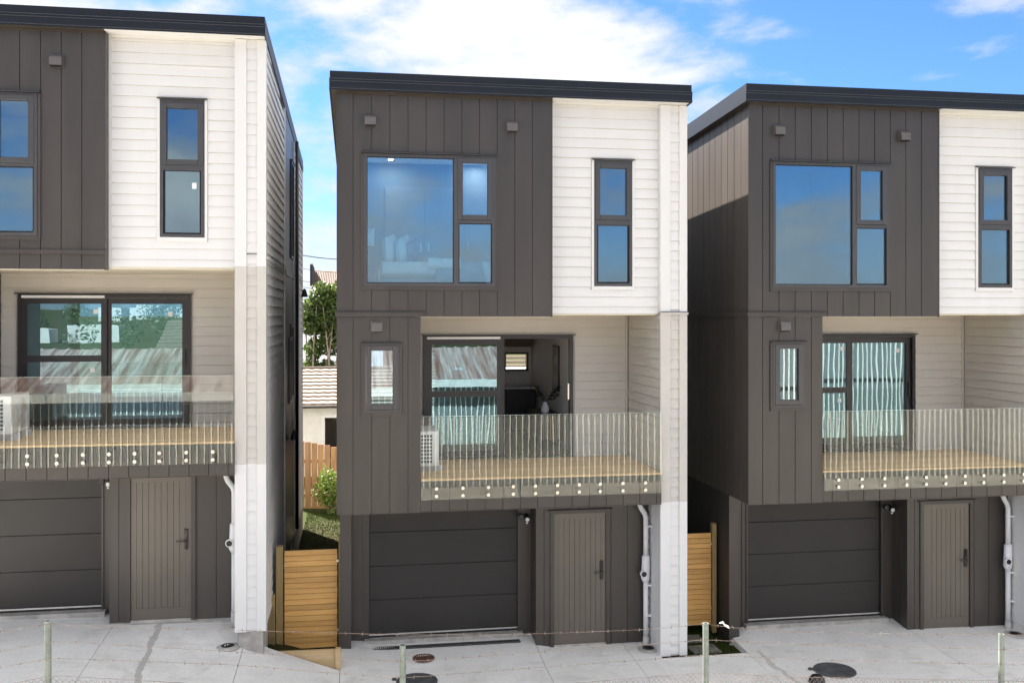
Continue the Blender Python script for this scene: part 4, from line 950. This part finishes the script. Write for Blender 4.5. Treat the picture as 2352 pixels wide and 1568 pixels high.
tme = bpy.data.meshes.new('roof_tile'); tme.from_pydata(tb.v, [], tb.f); tme.materials.append(TILE)
for r_ in range(rows):
    for c_ in range(9):
        o = bpy.data.objects.new('roof_tile', tme); C.objects.link(o); o.parent = rf
        o.location = (-1.2 + c_ * 0.30, -0.34 + r_ * dl * math.cos(pitch), 2.455 + r_ * dl * math.sin(pitch)); o.rotation_euler = (pitch, 0, 0)
for (a, c) in ((-2.6, -1.2), (1.5, 4.4)):
    st = MB()
    for r_ in range(rows):
        y0 = -0.34 + r_ * dl * math.cos(pitch); z0 = 2.455 + r_ * dl * math.sin(pitch)
        st.box(a, c, y0, y0 + 0.3, z0 - 0.02, z0 + 0.05)
    st.build('tile_courses', TILE, rf)['kind'] = 'stuff'
MB().tube([(-2.6, 2.48, 3.46), (4.4, 2.48, 3.46)], 0.06, 10).build('ridge_capping', mat('dark_ridge', (0.10, 0.075, 0.06), 0.8), rf)
MB().tube([(-2.65, -0.40, 2.41), (4.45, -0.40, 2.41)], 0.05, 8).build('gutter', mat('brown_gutter', (0.06, 0.05, 0.045), 0.5), ob)
bn = thing('red_box', 'dark red bin standing inside the outbuilding doorway', 'bin', (0.65, 31.8, 0.0)); bevel(MB().box(-0.45, 0.6, 0, 0.5, 0, 1.35).build('body', mat('red_paint', (0.30, 0.012, 0.018), 0.4), bn), 0.04, 3); bevel(MB().box(-0.48, 0.63, -0.03, 0.53, 1.352, 1.42).build('lid', mat('red_paint', (0.3, 0.012, 0.018)), bn), 0.02)
ld = thing('ladder', 'aluminium ladder leaning inside the outbuilding doorway', 'ladder', (-0.55, 31.6, 0.0))
for xx in (0.0, 0.36): MB().tube([(xx + 0.0, 0, 0), (xx + 0.25, 0.5, 2.2)], 0.025, 6).build('rail', ALU, ld)
for k in range(7): t = 0.1 + k * 0.13; MB().tube([(0.25 * t, 0.5 * t, 2.2 * t), (0.36 + 0.25 * t, 0.5 * t, 2.2 * t)], 0.015, 6).build('rung', ALU, ld)

# tall slender tree
tt = thing('tall_tree', 'tall bushy tree with pale bare stems rising behind the tiled outbuilding', 'tree', (-1.25, 42.0, -0.2))
b = MB()
for k in range(11):
    x0 = random.uniform(-0.9, 1.1); y0 = random.uniform(-0.6, 0.6); lean = random.uniform(-0.35, 0.35)
    pts = [(x0 * 0.5, y0, 0.0), (x0 + lean * 0.2, y0, 2.2), (x0 + lean * 0.7 + random.uniform(-.08, .08), y0, 4.0), (x0 + lean * 1.3, y0, 5.9)]
    b.tube(pts, [0.07, 0.05, 0.035, 0.012], 7)
    for q in range(4):
        z = random.uniform(2.2, 4.6); b.tube([(x0 + lean * z / 5, y0, z), (x0 + lean * z / 5 + random.uniform(-0.5, 0.5), y0 + random.uniform(-0.3, 0.3), z + random.uniform(0.5, 1.0))], [0.018, 0.006], 5)
b.build('trunk', BARK, tt)
b = MB()
for (cx, cz, rr, rz_, n) in ((-0.15, 6.2, 0.55, 0.75, 900), (0.45, 6.0, 0.6, 0.85, 1000), (1.0, 6.1, 0.6, 0.8, 900), (0.1, 5.2, 0.8, 0.6, 1000), (0.8, 5.0, 0.7, 0.8, 1000), (-0.55, 5.1, 0.55, 0.5, 700), (1.3, 5.2, 0.5, 1.0, 600), (0.6, 6.65, 0.32, 0.35, 260), (-0.5, 4.0, 0.45, 0.45, 350), (0.9, 4.1, 0.45, 0.5, 380), (-0.6, 3.3, 0.4, 0.35, 300), (0.1, 3.3, 0.4, 0.3, 160), (1.2, 3.4, 0.4, 0.4, 200), (-0.75, 5.7, 0.35, 0.5, 300), (0.4, 2.6, 0.6, 0.3, 260), (0.2, 4.3, 0.9, 0.6, 800), (1.3, 4.2, 0.6, 0.7, 600), (-0.3, 2.9, 0.7, 0.5, 420), (1.2, 2.6, 0.6, 0.5, 380), (0.5, 6.0, 0.9, 0.6, 700)):
    leaves(b, (cx, random.uniform(-0.3, 0.3), cz), (rr, 0.6, rz_), int(n * 1.35), 0.17, hollow=0.1)
b.build('crown', LEAF_B, tt)
# far brown corrugated roof
BROWN = mat('brown_corrugated_roof', (0.10, 0.062, 0.048), 0.75, var=0.2, scale=0.6, bump=0.6, bscale=3, stretch=(6, 0.3, 0.3))
fb_ = thing('brown_roof_house', 'far house with faded brown roof above the tall tree', 'house', (-3.75, 72.0, 0.0))
MB().box(0.9, 12, 0.2, 8, 0, 7.2).build('wall', mat('dark_weathered_wall', (0.06, 0.055, 0.06), 0.9), fb_)
r2 = MB().prism([(-0.2, 7.3), (-0.2, 7.15), (9.5, 7.15), (4.6, 8.7)], 'X', 0.6, 12.4).build('roof', BROWN, fb_, recalc=True)
b = MB()
for k in range(40): b.prism([(-0.22, 7.31), (4.6, 8.71), (4.6, 8.76), (-0.22, 7.36)], 'X', 0.62 + k * 0.13, 0.66 + k * 0.13)
b.build('roof_rib', BROWN, r2, recalc=True)['kind'] = 'stuff'
MB().prism([(0.4, 7.4), (0.4, 9.0), (0.6, 9.1), (4.4, 8.9), (4.4, 8.4)], 'X', 0.45, 0.62).build('parapet', mat('dark_weathered_wall', (0.06, 0.055, 0.06), 0.9), fb_, recalc=True)
sf = thing('slate_roof_house', 'low house with slate blue roof beyond the outbuilding', 'house', (-6.5, 52.0, 0.0))
MB().box(0.4, 7.6, 0.3, 6, 0, 2.2).build('wall', mat('grey_render_wall', (0.16, 0.16, 0.17), 0.9), sf); MB().prism([(-0.1, 2.2), (-0.1, 2.1), (6.6, 2.1), (3.2, 4.2)], 'X', 0, 8).build('roof', mat('slate_blue_roof', (0.10, 0.12, 0.16), 0.6, var=0.1), sf, recalc=True)
nh = thing('neighbour_house', 'tiled neighbour house glimpsed through the kitchen window of the middle house', 'house', (3.0, 38.0, 0.0))
MB().box(0, 9, 0, 6, 0, 2.9).build('wall', PLAS, nh)
b = MB()
for k in range(12): b.box(-0.4, 9.4, -0.4 + k * 0.30, -0.1 + k * 0.30, 2.85 + k * 0.16, 2.93 + k * 0.16)
b.build('tile_courses', TILE, nh)['kind'] = 'stuff'
CAB = mat('cable_black', (0.03, 0.03, 0.035), 0.6)
def cable(y, u0, v0, u1, v1, sag, lab):
    (xa, za), (xb, zb) = inv(u0, v0, y), inv(u1, v1, y)
    pts = [(xa + (xb - xa) * t, y, za + (zb - za) * t - sag * 4 * t * (1 - t)) for t in frange(0, 1, 14)]
    o = MB().tube(pts, 0.013, 5).build('power_line', CAB); tag(o, lab, 'power line', 'power lines in the sky gap')
for i, (v0, v1, s, w_) in enumerate(((560, 588, 0.5, 'topmost thin power line in the sky gap between the houses'), (566, 592, 0.4, 'second thin power line from the top of the sky gap'), (592, 620, 0.5, 'third thin power line from the top of the sky gap'), (630, 650, 0.3, 'fourth thin power line, left of the far brown roof'), (640, 672, 0.3, 'lowest thin power line, dropping behind the tall tree'))):
    cable(58 + i * 1.5, 600, v0, 900, v1, s, w_)

# ------------------------------------------------------------------ the street side, seen only as reflections in the glass
def opposite_house():
    t = thing('opposite_house', 'long single storey house with rusty corrugated roof and white battened wall across the yard', 'house', (0, -4.5, 0))
    MB().box(-26, 44, -6.0, 0, -1.2, 2.70).build('wall', mat('grey_batten_wall', (0.17, 0.175, 0.175), 0.8), t)
    b = MB(); x = -25.9
    while x < 43.9: b.box(x, x + 0.04, 0.001, 0.035, -1.1, 2.69); x += 0.215
    o = b.build('batten', mat('cream_batten', (0.80, 0.76, 0.66), 0.7, var=0.03), t); o['kind'] = 'stuff'
    MB().box(14.2, 44, -5.9, 0.12, 2.71, 4.80).build('upper_wall', mat('grey_batten_wall', (0.10, 0.10, 0.095), 0.8), t)
    b = MB(); x = 14.22
    while x < 43.9: b.box(x, x + 0.04, 0.121, 0.16, -1.1, 4.79); x += 0.215
    o = b.build('batten', mat('cream_batten', (0.80, 0.76, 0.66)), t); o['kind'] = 'stuff'
    rr = MB()
    n = 324
    for k in range(n + 1):
        x = -26.4 + k * 0.125; h = 0.045 if k % 4 == 0 else 0.0
        rr.v += [(x, 0.55, 2.82 + h), (x, -3.2, 3.95 + h)]
    rr.f = [(2 * k, 2 * k + 2, 2 * k + 3, 2 * k + 1) for k in range(n)]
    rr.build('roof', mat('rusty_roof', (0.14, 0.062, 0.042), 0.8, var=0, scale=1.0, col2=(0.33, 0.28, 0.26), stretch=(7, 0.3, 1)), t)
    box('fascia', mat('pale_fascia', (0.55, 0.54, 0.50), 0.7), t, -26.4, 14.18, 0.53, 0.57, 2.55, 2.84)
    box('eave_soffit', mat('pale_fascia', (0.55, 0.54, 0.5)), t, -26.4, 14.18, 0.001, 0.529, 2.705, 2.73)
opposite_house()
th = thing('tile_roof_house', 'house with cream tiled roof behind the rusty roofed one', 'house', (-9, -16, 0))
MB().box(0, 12, -8, 0, -1, 3.2).build('wall', PLAS, th)
b = MB()
for k in range(12): b.box(-0.5, 12.5, 0.5 - (k + 1) * 0.38, 0.5 - k * 0.38, 3.1 + k * 0.16, 3.24 + k * 0.16)
b.build('tile_courses', TILE, th)['kind'] = 'stuff'
b = MB()
for k in range(420):
    x = random.uniform(-260, 200); y = -random.uniform(110, 340); s = random.uniform(1.5, 3.4)
    leaves(b, (x, y, terrain(x, y) + s * 0.9), (s * 0.9, s * 0.9, s), 130, s * 0.26, hollow=0.3)
o = b.build('hillside_trees', LEAF_C); o['kind'] = 'stuff'; o['label'] = 'wooded hillside across the valley'
PALEW = mat('far_house_wall', (0.6, 0.58, 0.55), 0.8)
b = MB()
for k in range(60):
    x = random.uniform(-240, 180); y = -random.uniform(120, 340); z = terrain(x, y); w_, h_ = random.uniform(5, 9), random.uniform(2.5, 4); b.box(x, x + w_, y, y + 6, z - 1, z + h_)
o = b.build('hillside_houses', PALEW); o['kind'] = 'stuff'; o['label'] = 'scattered pale houses on the far hillside'
